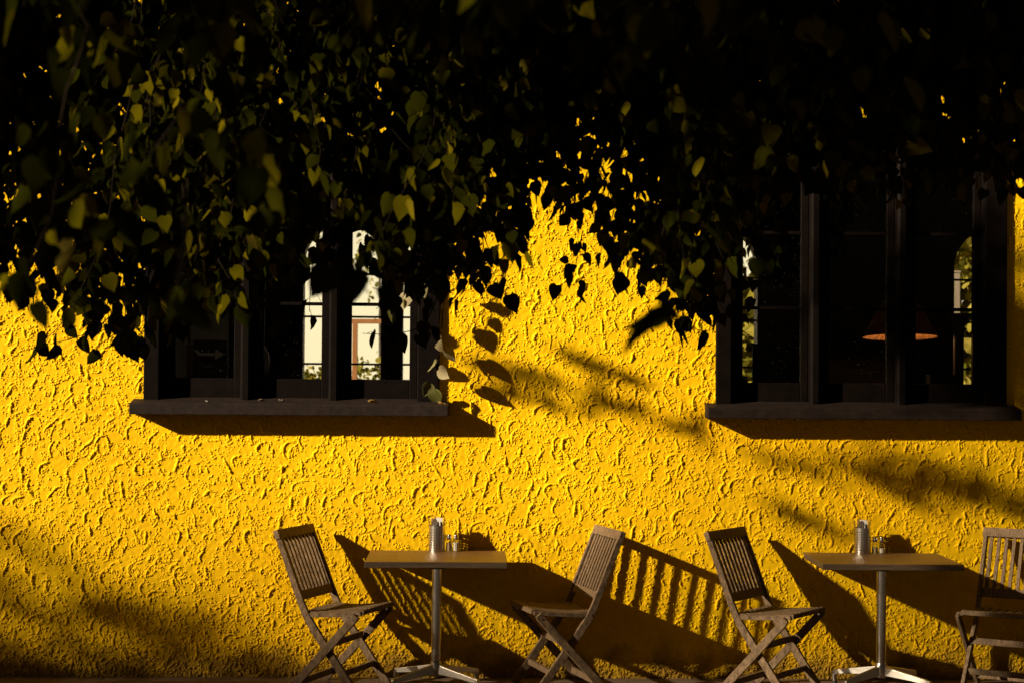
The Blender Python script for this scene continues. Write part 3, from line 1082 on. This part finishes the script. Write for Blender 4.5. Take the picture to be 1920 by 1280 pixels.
# inside the right window
board('menu_board', 'plain black board standing behind the glass, trees beyond it', 'board', 1415, 1478, 648, 724, -.16, 'black_board', fmat='paint')
p = at(1396, 724, -.16)
t = thing('small_tin', 'small black tin beside the plain black board', 'tin', (p.x, p.y, p.z))
MB().lathe([(.018, 0), (.018, .05)], 16).build('body', M['black_board'], t)
MB().lathe([(.019, .0505), (.019, .06), (.012, .064)], 16).build('lid', M['rubber'], t)
t, w_, h_ = board('chalkboard', 'tall black chalkboard with faint writing behind the glowing lamp', 'chalkboard', 1552, 1662, 446, 724, -1.6, 'black_board')
MB().box(-w_, -w_ + .04, .021, .05, -t.location.z, .3).build('leg', M['rubber'], t)
MB().box(w_ - .04, w_, .021, .05, -t.location.z, .3).build('leg', M['rubber'], t)
ck = MB()
rnd = random.Random(5)
for row, (z, hh) in enumerate(((.80, .040), (.66, .030), (.60, .022), (.55, .022), (.44, .030), (.33, .022), (.28, .022), (.16, .04), (.09, .03))):
    x = -w_ + .03
    while x < w_ - .05:
        ww = rnd.uniform(.008, .018)
        if rnd.random() < .8:
            ck.box(x, x + .003, -.004, -.001, z, z + hh * rnd.uniform(.5, 1))
            if rnd.random() < .7:
                zz = z + hh * rnd.choice((0, .45))
                ck.box(x + .0035, x + ww, -.004, -.001, zz, zz + .003)
        x += ww + .006
ck.build('chalk_lettering', M['faint_chalk'], t)
p = at(1770, 724, -.2)
t = thing('low_box', 'low black box beside the turned dark stand', 'box', (p.x, p.y, p.z))
MB().box(-.085, .085, 0, .1, 0, .062).build('body', M['black_board'], t, bevel=.003)
MB().box(-.087, .087, -.003, .103, .0625, .07).build('lid', M['rubber'], t)
# turned post
p = at(1797, 724, -.45)
zt_ = at(1797, 588, -.45).z
t = thing('lamp_stand', 'dark turned stand with flared top behind the glass', 'stand', (p.x, p.y, 0))
MB().lathe([(.14, 0), (.14, .02), (.05, .05), (.032, .1), (.032, zt_ - .11)], 24).build('shaft', M['rubber'], t)
MB().lathe([(.034, zt_ - .11), (.045, zt_ - .095), (.038, zt_ - .08), (.055, zt_ - .03), (.075, zt_ - .015), (.075, zt_)], 24).build('capital', M['rubber'], t)
# pendant lamp with a woven cone shade
pl_, pr_ = at(1618, 632, -.75), at(1757, 632, -.75)
c = (pl_ + pr_) / 2
rb = (pr_.x - pl_.x) / 2
zb_ = c.z
hs = at(1687, 552, -.75).z - zb_
t = thing('pendant_lamp', 'woven cone pendant lamp glowing orange inside', 'lamp', (c.x, .75, zb_))
t.rotation_euler = (R(-4), 0, 0)
MB().lathe([(rb, 0), (rb * .36, hs), (rb * .36 - .006, hs), (rb - .007, .002)], 40, cap=False).build('lamp_shade', M['shade'], t, smooth=True)
MB().tube([(0, 0, hs - .02), (0, 0, 4.2 - zb_)], .004, 6).build('cord', M['rubber'], t)
MB().lathe([(.012, hs * .75), (.016, hs * .60), (.030, hs * .42), (.028, hs * .3), (.012, hs * .22)], 16).build('bulb', M['bulb'], t, smooth=True)
pl_d = bpy.data.lights.new('bulb_light', 'POINT'); pl_d.energy = 2.2; pl_d.color = (1, .45, .14); pl_d.shadow_soft_size = .03
pl_o = bpy.data.objects.new('bulb_light', pl_d); COL.objects.link(pl_o); pl_o.parent = t; pl_o.location = (0, 0, hs * .15)

# ------------------------------------------------------------------ trees and shrubs


def tube_np(pts, rad, n=4):
    pts = np.asarray(pts, float)
    m = len(pts)
    t = np.gradient(pts, axis=0); t /= np.linalg.norm(t, axis=1, keepdims=True) + 1e-9
    a = np.cross(t, np.array([.31, .92, .2])); a /= np.linalg.norm(a, axis=1, keepdims=True) + 1e-9
    b = np.cross(t, a)
    q = np.arange(n) * 2 * math.pi / n
    rad = np.broadcast_to(np.asarray(rad, float), (m,))
    V = pts[:, None, :] + rad[:, None, None] * (np.cos(q)[None, :, None] * a[:, None, :] + np.sin(q)[None, :, None] * b[:, None, :])
    i = np.arange(m - 1)[:, None] * n
    k = np.arange(n)[None, :]
    k2 = (k + 1) % n
    Q = np.stack([i + k, i + k2, i + n + k2, i + n + k], -1).reshape(-1, 4)
    return V.reshape(-1, 3), Q


class Acc:
    def __init__(self):
        self.V, self.Q, self.n = [], [], 0

    def add(self, V, Q):
        self.V.append(V); self.Q.append(Q + self.n); self.n += len(V)

    def build(self, name, mat, parent, smooth=False):
        return np_mesh(name, np.concatenate(self.V), np.concatenate(self.Q), mat, parent, smooth)


# underside of the overhanging crown, as it hangs before the wall (photo row for a column)
BX = [-400, 0, 120, 230, 280, 400, 440, 540, 562, 620, 690, 745, 800, 850, 950, 985, 1050, 1110, 1150, 1200, 1240, 1300, 1335, 1362, 1388, 1500, 1600, 1900, 2400]
BY = [520, 535, 600, 610, 620, 570, 525, 520, 425, 425, 405, 470, 560, 560, 550, 460, 440, 470, 540, 560, 520, 590, 610, 480, 395, 370, 380, 350, 350]
# how closely twigs hang (gaps where the sunlit wall shows through)
DX = [-400, 0, 200, 500, 800, 860, 900, 1000, 1150, 1240, 1290, 1400, 2400]
DY = [.55, .62, .85, 1.0, 1.0, .75, .50, .42, .42, .55, 1.2, 1.2, 1.2]

rng = np.random.default_rng(21)
tree = thing('overhanging_tree', 'dark leafy tree overhanging the yellow wall across the top', 'tree', (4.9, -3.6, -.03))
TL = Vector(tree.location)


def local(V):
    return V - np.array(TL)


MB().tube([(0, 0, 0), (.05, .05, .8), (-.05, .1, 2.0), (-.25, .05, 3.2), (-.6, 0, 4.3), (-1.1, -.1, 5.6)], [.30, .22, .19, .17, .14, .09], 14).build('trunk', M['bark'], tree, smooth=True)


def twig(leafacc, woodacc, x, y, z0, z1, rng, step=.0215, size=(.042, .074)):
    L = max(.12, z0 - z1)
    n = max(4, int(L / .06))
    u = np.linspace(0, 1, n)
    dx, dy = rng.normal(0, .25) * L, rng.normal(0, .38) * L
    ph = rng.uniform(0, 6, 2)
    P = np.stack([x + dx * u ** 1.5 + .012 * np.sin(ph[0] + u * 9), y + dy * u ** 1.5 + .012 * np.sin(ph[1] + u * 8), z0 - L * u], -1)
    woodacc.add(*tube_np(P, .0032 - .002 * u, 3))
    m = int(L / step)
    uu = (np.arange(m) + rng.uniform(0, 1, m)) / m
    pos = np.stack([np.interp(uu, u, P[:, k]) for k in range(3)], -1)
    side = rng.standard_normal((m, 3)); side[:, 2] *= .3
    side /= np.linalg.norm(side, axis=1, keepdims=True)
    pos = pos + side * rng.uniform(.010, .085, m)[:, None]
    down = np.tile([[0, 0, -1.0]], (m, 1)) + side * rng.uniform(.1, .75, m)[:, None] + rng.standard_normal((m, 3)) * .22
    sz = rng.uniform(size[0], size[1], m)
    leafacc.add(*leaves_np(pos, down, sz, rng))


def bough(name_pts, rad, twigs, mat='leaf', size=(.042, .074), step=.0215):
    """a limb from the trunk with hanging twigs: wood plus foliage"""
    wood, fol = Acc(), Acc()
    pts = np.array(smooth3(name_pts))
    rr = np.linspace(rad, rad * .25, len(pts))
    V, Q = tube_np(pts, rr, 8)
    wood.add(V, Q)
    for (x, y, z0, z1) in twigs:
        # spur from the limb to the head of the twig
        j = int(np.argmin(np.linalg.norm(pts[:, :2] - np.array([x, y]), axis=1)))
        q = pts[j]
        mid = (q + np.array([x, y, z0])) / 2 + np.array([0, 0, .05])
        wood.add(*tube_np(np.array([q, mid, [x, y, z0]]), [.008, .005, .003], 3))
        z, xx, yy = z0, x, y
        while z > z1 + .05:
            e = max(z1, z - rng.uniform(.22, .62))
            if e - z1 < .15:
                e = z1
            twig(fol, wood, xx, yy, z, e, rng, step, size)
            z = e + .06 if e > z1 else z1
            xx, yy = x + rng.normal(0, .09), y + rng.normal(0, .14)
    wood.V = [local(v) for v in wood.V]; fol.V = [local(v) for v in fol.V]
    b = wood.build('bough', M['twig'], tree, True)
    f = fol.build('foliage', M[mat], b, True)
    return b


def smooth3(pts, n=6):
    out = []
    P = [Vector(p) for p in pts]
    P = [P[0]] + P + [P[-1]]
    for i in range(1, len(P) - 2):
        p0, p1, p2, p3 = P[i - 1:i + 3]
        for q in range(n):
            t = q / n
            out.append(.5 * ((2 * p1) + (p2 - p0) * t + (2 * p0 - 5 * p1 + 4 * p2 - p3) * t * t + (3 * p1 - p0 - 3 * p2 + p3) * t ** 3))
    out.append(P[-1])
    return [tuple(v) for v in out]


def layer(d0, d1, count, px0, px1, jit, ztop_px=-90, shrink=1.0, use_dens=True):
    tw = []
    tries = 0
    while len(tw) < count and tries < count * 20:
        tries += 1
        px = rng.uniform(px0, px1)
        if use_dens and rng.random() > np.interp(px, DX, DY) / 1.2:
            continue
        d = rng.uniform(d0, d1)
        yb = np.interp(px, BX, BY) - abs(rng.normal(0, jit)) + 4
        if rng.random() < .35:
            yb -= rng.uniform(0, 260)
        elif rng.random() < .10:
            yb += rng.uniform(5, 38)
        bot, top = at(px, yb * shrink, d), at(px, ztop_px + rng.uniform(-60, 60), d)
        z1 = max(bot.z, top.z - 2.2)
        tw.append((bot.x, -d, top.z, min(z1, top.z - .25)))
    return tw


root_z = 4.2
# front boughs, about three metres off the wall
for (d0, d1, cnt, a, b_) in ((3.25, 3.9, 40, -60, 420), (3.0, 3.7, 60, 300, 900), (2.8, 3.4, 40, 820, 1360), (2.8, 3.6, 62, 1320, 2150)):
    tw = layer(d0, d1, cnt, a, b_, 45)
    zc = max(t_[2] for t_ in tw) + .1
    xa, xb = at(b_, 0, 3.1).x, at(a, 0, 3.1).x
    bough([(4.3, -3.6, 4.0), (max(xa, 2.2), -3.4, zc + .25), ((xa + xb) / 2, -3.15, zc + .12), (xb, -3.05, zc)], .06, tw)
# short twigs that close the top of the crown over the gap
tw = []
for _ in range(150):
    px, d = rng.uniform(830, 1360), rng.uniform(2.9, 3.9)
    b_, t_ = at(px, rng.uniform(20, 375) * rng.uniform(.6, 1), d), at(px, -120, d)
    tw.append((b_.x, -d, t_.z, b_.z))
bough([(4.3, -3.6, 4.0), (2.2, -3.5, 4.0), (1.0, -3.4, 3.85), (-.2, -3.4, 3.75)], .05, tw)
# middle boughs
for (d0, d1, cnt, a, b_) in ((3.8, 4.8, 34, -60, 500), (3.9, 5.0, 40, 420, 900), (3.9, 5.0, 20, 860, 1340), (3.8, 5.0, 60, 1320, 2100)):
    tw = layer(d0, d1, cnt, a, b_, 110)
    zc = max(t_[2] for t_ in tw) + .1
    xa, xb = at(b_, 0, 4.4).x, at(a, 0, 4.4).x
    bough([(4.2, -3.7, 4.2), (max(xa, 2.0), -4.2, zc + .3), ((xa + xb) / 2, -4.4, zc + .12), (xb, -4.4, zc)], .06, tw)


# high boughs that keep the right half of the crown in shade (above the picture)
def high(cx, cy, cz, rx, ry, rz, count):
    tw = []
    for _ in range(count):
        v = rng.standard_normal(3); v /= np.linalg.norm(v); v *= rng.uniform(0, 1) ** .33
        x, y, z = cx + v[0] * rx, cy + v[1] * ry, cz + v[2] * rz
        tw.append((x, y, z + .35, z - .35))
    bough([(4.0, -3.8, 4.6), ((4 + cx) / 2, (cy - 3.8) / 2, max(5.2, cz + .3)), (cx + .4, cy, cz + .3), (cx - rx * .6, cy, cz + .2)], .07, tw, step=.034, size=(.065, .105))


high(1.6, -4.3, 4.6, 2.0, 1.0, .9, 150)
high(-.7, -5.6, 4.5, 1.9, 1.1, 1.0, 230)
high(1.4, -5.4, 4.5, 1.8, 1.1, .9, 180)
high(3.3, -3.4, 4.6, 1.6, 1.0, .9, 90)
high(-1.9, -7.3, 4.6, 1.8, 1.2, .9, 180)
high(.5, -7.6, 4.1, 1.5, 1.0, .6, 120)
high(-2.8, -9.4, 4.3, 1.5, 1.0, 1.1, 190)
high(-2.98, -3.0, 4.95, .62, .4, .5, 34)
high(-3.1, -4.8, 3.95, 1.1, .6, 1.0, 250)
high(-4.6, -5.0, 3.95, .9, .6, .9, 95)

# near bough, close to the camera
tw = []
for px, yb_, d, k in ((330, 560, 7.2, 3), (700, 60, 7.4, 6), (1000, 40, 7.6, 6), (1300, 180, 7.4, 8), (1480, 200, 7.4, 6), (1100, 30, 7.2, 6), (480, 120, 7.3, 4), (130, 120, 7.3, 3), (850, 120, 7.5, 5)):
    for _ in range(k):
        p = at(px + rng.normal(0, 60), yb_ - abs(rng.normal(0, 70)), d + rng.normal(0, .2))
        q = at(px, -110, d)
        tw.append((p.x, p.y, q.z + rng.uniform(0, .2), min(p.z, q.z - .1)))
bough([(4.2, -4.0, 4.4), (2.6, -6.0, 4.2), (.9, -7.3, 3.5), (-.2, -7.5, 3.3), (-1.0, -7.3, 3.3)], .05, tw)
# two drooping leaf pairs near the camera, out of focus
for (ax, ay, bx, by, sz_) in ((1262, 586, 1172, 662, .10), (1252, 590, 1170, 628, .075), (1236, 560, 1278, 612, .055), (330, 560, 402, 626, .10), (338, 545, 300, 610, .085)):
    lw_, lf_ = Acc(), Acc()
    p, q = at(ax, ay, 8.2), at(bx, by, 8.17)
    dv = np.array(q - p)
    lf_.add(*leaves_np(np.array([p]), dv[None], np.array([np.linalg.norm(dv) * .95]), rng, .2, .5))
    h_ = at(ax + 14, ay - 210, 6.9)
    lw_.add(*tube_np(np.array([h_, (np.array(h_) + np.array(p)) / 2 + [.004, 0, 0], p]), [.002, .0015, .001], 4))
    lw_.V = [local(v) for v in lw_.V]; lf_.V = [local(v) for v in lf_.V]
    b = lw_.build('twig', M['twig'], tree, True)
    lf_.build('foliage', M['leaf'], b, True)

# sprigs that reach in to the left window and catch the sun
SPR = [  # pixel path with distance from the wall
    [(842, 300, .20), (838, 480, .16), (830, 590, .12), (824, 655, .10), (814, 700, .09), (804, 738, .10)],
    [(842, 380, .16), (838, 470, .16), (800, 515, .18), (752, 552, .20), (708, 592, .21)],
    [(800, 300, 2.7), (826, 500, 2.7), (800, 600, 2.65), (745, 625, 2.65), (680, 625, 2.62)],
    [(810, 300, 2.7), (822, 470, 2.7), (790, 515, 2.68), (745, 540, 2.66), (705, 580, 2.66)],
    [(600, 300, 2.7), (600, 430, 2.7), (585, 500, 2.68), (580, 585, 2.68)],
    [(560, 300, 2.8), (545, 480, 2.7), (500, 545, 2.65), (420, 575, 2.65)],
    [(540, 300, 2.7), (530, 500, 2.7), (525, 570, 2.7), (515, 612, 2.7)],
    [(700, 300, 2.9), (690, 430, 2.9), (688, 500, 2.9)],
    [(150, 300, 2.8), (140, 520, 2.8), (120, 600, 2.75), (60, 655, 2.75)],
    [(240, 400, 2.8), (225, 560, 2.8), (170, 620, 2.75), (95, 645, 2.75)],
    [(260, 400, 2.8), (250, 580, 2.8), (215, 625, 2.75), (180, 650, 2.75)],
    [(280, 400, 2.8), (275, 590, 2.8), (250, 640, 2.78)],
    [(1330, 400, 3.0), (1325, 540, 3.0), (1300, 590, 3.0), (1262, 600, 3.0)],
    [(1350, 400, 3.0), (1345, 560, 3.0), (1335, 625, 3.0)],
    [(230, 300, 2.9), (235, 560, 2.9), (232, 655, 2.9)],
    [(1290, 300, 3.2), (1285, 480, 3.2), (1260, 610, 3.2)],
    [(1000, 200, 3.2), (965, 420, 3.2), (940, 560, 3.2)]]
for path in SPR:
    sp_w, sp_f = Acc(), Acc()
    P = np.array(smooth3([at(*q) for q in path], 5))
    sp_w.add(*tube_np(P, np.linspace(.004, .0012, len(P)), 4))
    seg = np.linalg.norm(np.diff(P, axis=0), axis=1); cum = np.concatenate([[0], np.cumsum(seg)])
    start = cum[-1] * ((.76 if path[-1][2] < .15 else .5) if path[-1][2] < .5 else .5)
    s = start
    while s <= cum[-1]:
        p0 = np.array([np.interp(s, cum, P[:, k]) for k in range(3)])
        sd = rng.standard_normal(3); sd[2] *= .4; sd /= np.linalg.norm(sd)
        p1 = p0 + sd * rng.uniform(.02, .04) + np.array([0, 0, -.012])
        sp_w.add(*tube_np(np.array([p0, (p0 + p1) / 2 + [0, 0, .004], p1]), [.0012] * 3, 3))
        dn = np.array([0, 0, -1.0]) + sd * .5 + rng.standard_normal(3) * .2
        sp_f.add(*leaves_np(p1[None], dn[None], np.array([rng.uniform(.075, .115) if path[-1][2] < .5 else rng.uniform(.065, .095)]), rng, .2))
        s += rng.uniform(.05, .09) if path[-1][2] < .5 else rng.uniform(.03, .06)
    sp_w.V = [local(v) for v in sp_w.V]; sp_f.V = [local(v) for v in sp_f.V]
    b = sp_w.build('twig', M['twig'], tree, True)
    sp_f.build('foliage', M['sprig_leaf' if path[-1][2] < .5 else 'leaf'], b, True)


# a last pair of boughs that close the crown over the right window and left of the gap
for (n_, xa, xb_, ya, yb2, d0) in ((80, 1370, 2150, 90, 345, 3.9), (26, 880, 1060, 260, 400, 3.3)):
    tw = []
    for _ in range(n_):
        px, d = rng.uniform(xa, xb_), d0 + rng.uniform(-.4, .4)
        b_, t_ = at(px, rng.uniform(ya, yb2), d), at(px, -110, d)
        tw.append((b_.x, -d, t_.z, b_.z))
    xe, zc = at(xa, 0, d0).x, max(t_[2] for t_ in tw) + .1
    bough([(4.3, -3.6, 4.0), (2.6, -(3.6 + d0) / 2, zc + .25), ((2.6 + xe) / 2, -d0, zc + .1), (xe, -d0, zc)], .05, tw)


def leafy_ball(n, c, r, rng, size, mat, parent, name='crown', squash=1.0, shell=.4):
    v = rng.standard_normal((n, 3)); v /= np.linalg.norm(v, axis=1, keepdims=True)
    lump = 1 + .25 * np.sin(v[:, 0] * 5 + c[0]) * np.sin(v[:, 2] * 6 + 1) + .2 * np.sin(v[:, 1] * 7 + 2)
    rad = r * lump * rng.uniform(shell, 1, n) ** .5
    pos = np.array(c) + v * rad[:, None] * np.array([1, 1, squash])
    dn = rng.standard_normal((n, 3)) + np.array([0, 0, -.6])
    V, Q = leaves_np(pos, dn, rng.uniform(size * .6, size * 1.3, n), rng, 1.0)
    return np_mesh(name, V, Q, M[mat], parent)


# shrubs and trees behind the building, seen through the arches
rg = np.random.default_rng(9)
for k, (px, py, y, r_, n, lab) in enumerate((
        (1400, 735, 16, 1.55, 3800, 'sunlit olive tree seen through the pane with the plain black board'),
        (1815, 600, 15, 2.0, 5000, 'sunlit yellow green tree behind the weathered garden post'),
        (696, 712, 17, .42, 130, 'thin shrub inside the orange frame beyond the bright arch'),
        (588, 712, 16, .34, 110, 'small shrub low in the bright arch, left of the orange frame'),
        (712, 500, 24, .95, 170, 'airy tree whose thin crown hangs high in the bright arch'))):
    p = at(px, py, -y)
    tr_ = thing('garden_shrub' if r_ < 1.2 else 'garden_tree', lab, 'shrub' if r_ < 1.2 else 'tree', (p.x, y, -.12))
    leafy_ball(n, (0, 0, p.z + .12), r_, rg, .10 if r_ < 1.2 else .2, 'shrub_leaf', tr_, squash=1.25 if k == 0 else 1.0, shell=.1)
    MB().tube([(0, 0, 0), (.05, 0, (p.z - r_ * .3) * .5), (0, .03, p.z)], [.07, .05, .02], 8).build('trunk', M['bark'], tr_, smooth=True)
p = at(1792, 512, -11)
t = thing('garden_post', 'weathered wooden post in the garden before the yellow green tree', 'post', (p.x, 11, -.1))
MB().box(-.045, .045, -.045, .045, 0, p.z + .1).build('shaft', M['post_wood'], t, bevel=.006)
MB().box(-.055, .055, -.055, .055, p.z + .101, p.z + .125).build('cap', M['post_wood'], t, bevel=.006)

# timber frame in the garden, in the sun beyond the building's shadow
a, b = at(661, 598, -13), at(721, 800, -13)
t = thing('timber_frame', 'orange wooden frame standing in the garden beyond the bright arch', 'frame', (a.x, 13, -.1))
ht, wdt = a.z + .1, b.x - a.x
for x in (0, wdt):
    MB().box(x, x + .068, 0, .06, 0, ht - .062).build('upright', M['orange_wood'], t, bevel=.003)
MB().box(-.01, wdt + .078, -.002, .062, ht - .06, ht).build('top_rail', M['orange_wood'], t, bevel=.003)

# a tall street tree behind the viewer, whose crown shades the foot of the wall at the left
rg = np.random.default_rng(12)
dd = 16.0
tt = thing('unseen_street_tree', 'tall street tree behind the viewer that shades the foot of the wall', 'tree', (-3.25 - SX * dd, -dd, -.15))
leafy_ball(900, (.4, 0, .15 + SZ * dd - .60), 1.35, rg, .26, 'leaf', tt, squash=.75, shell=.02)
shade_lobe = leafy_ball(4200, (0, 0, 0), 1.25, rg, .22, 'leaf', tt, shell=.02)  # added unseen lobe: shades the terrace floor to cut its bounced light
shade_lobe.scale = (4.0, 1.2, 1.0); shade_lobe.location = (4.6, 0, .15 + SZ * dd - 2.3)
MB().tube([(0, 0, 0), (.1, 0, 4), (0, .1, SZ * dd - .5)], [.3, .22, .08], 10).build('trunk', M['bark'], tt, smooth=True)
t3 = thing('leaning_tree', 'tree outside the frame whose twigs dapple the wall above the right table', 'tree', (-7.2, -7.2, -.15))
MB().tube([(0, 0, 0), (.1, .1, 2.5), (.15, .2, 4.4), (.1, .4, 5.5), (1.2, 2.2, 5.6)], [.2, .17, .13, .05, .006], 10).build('trunk', M['bark'], t3, smooth=True)
lv = Acc()
for (xa, za, xb_, zb2, n_, th, d0) in ((.0, 1.90, 1.5, 1.47, 150, .036, 2.0), (.55, 1.95, 1.15, 1.73, 56, .020, 2.0), (.05, 1.76, .75, 1.58, 50, .020, 2.0),
                                       (2.15, 1.37, 2.80, 1.04, 80, .026, 2.75), (2.35, 1.34, 3.45, 1.02, 330, .062, 2.8), (1.80, 1.05, 2.25, .88, 56, .024, 2.75), (1.72, 1.36, 2.2, 1.24, 40, .018, 2.75)):
    ph0 = rg.uniform(0, 6)
    for k in range(n_):
        u = rg.uniform(0, 1)
        if math.sin(u * 19 + ph0) + .5 * math.sin(u * 43 + ph0) < -.55:
            continue
        d = d0 + .15 * rg.uniform(-1, 1)
        e = np.array([xa + (xb_ - xa) * u - SX * d, -d, za + (zb2 - za) * u + SZ * d + rg.normal(0, th)])
        lv.add(*leaves_np(e[None], rg.standard_normal((1, 3)) + [0, 0, -1.], np.array([rg.uniform(.04, .068)]), rg))
lv.V = [v - np.array(t3.location) for v in lv.V]
lv.build('foliage', M['leaf'], t3)


def dimming_tree(name, lab, dd, cover, n, size, x0, x1, z0, z1):
    """unseen tree added far off towards the sun; its sparse leaves dim the wall in soft drifts"""
    t = thing(name, lab, 'tree', ((x0 + x1) / 2 - SX * dd, -dd, -.15))
    pos = []
    while len(pos) < n:
        x, z = rg.uniform(x0, x1), rg.uniform(z0, z1)
        if rg.random() < cover(x, z):  # added leaves follow the dimming wanted on the wall
            d = dd + rg.uniform(-2.5, 2.5)
            pos.append((x - SX * d, -d, z + SZ * d))
    pos = np.array(pos) - np.array(t.location)
    V, Q = leaves_np(pos, rg.standard_normal((n, 3)), rg.uniform(size * .7, size * 1.3, n), rg, 1.0)
    np_mesh('crown', V, Q, M['leaf'], t)
    h = pos[:, 2].mean()
    MB().tube([(0, 0, 0), (.2, .1, h * .4), (0, 0, h * .8), (.1, 0, h * .97)], [.3, .22, .1, .02], 10).build('trunk', M['bark'], t, smooth=True)


def sst(a, b, x):
    u = min(1, max(0, (x - a) / (b - a)))
    return u * u * (3 - 2 * u)


dimming_tree('unseen_street_tree', 'unseen airy tree behind the viewer, added to dim the base and right of the wall', 26.0,
          lambda x, z: min(1, .42 * sst(1.15, .2, z) * (1 - .85 * sst(2.4, 2.8, x) * sst(.4, .55, z)) + .75 * sst(.45, -.10, z) + .55 * sst(.9, 3.6, x) * sst(2.9, 1.2, z) * (1 - .85 * sst(1.02, .85, z) * sst(2.4, 2.8, x))), 1200, .13, -3.6, 4.6, -.4, 2.9)
ac = Acc()
for _ in range(900):
    tx, tz = rg.uniform(-3.6, .2), rg.uniform(-.5, 1.15)
    ln = 1.02 - .467 * (tx + 2.76)
    if tz > ln - .05 + .05 * rg.normal() or (rg.random() > .95 if tz > ln - .3 else rg.random() > .9):
        continue
    d = rg.uniform(4.2, 6.0)
    pos = np.array([[tx - SX * d, -d, tz + SZ * d]])
    ac.add(*leaves_np(pos, rg.standard_normal((1, 3)) + [0, 0, -.6], rg.uniform(.080, .115, 1), rg))
ac.V = [v - np.array(t3.location) for v in ac.V]
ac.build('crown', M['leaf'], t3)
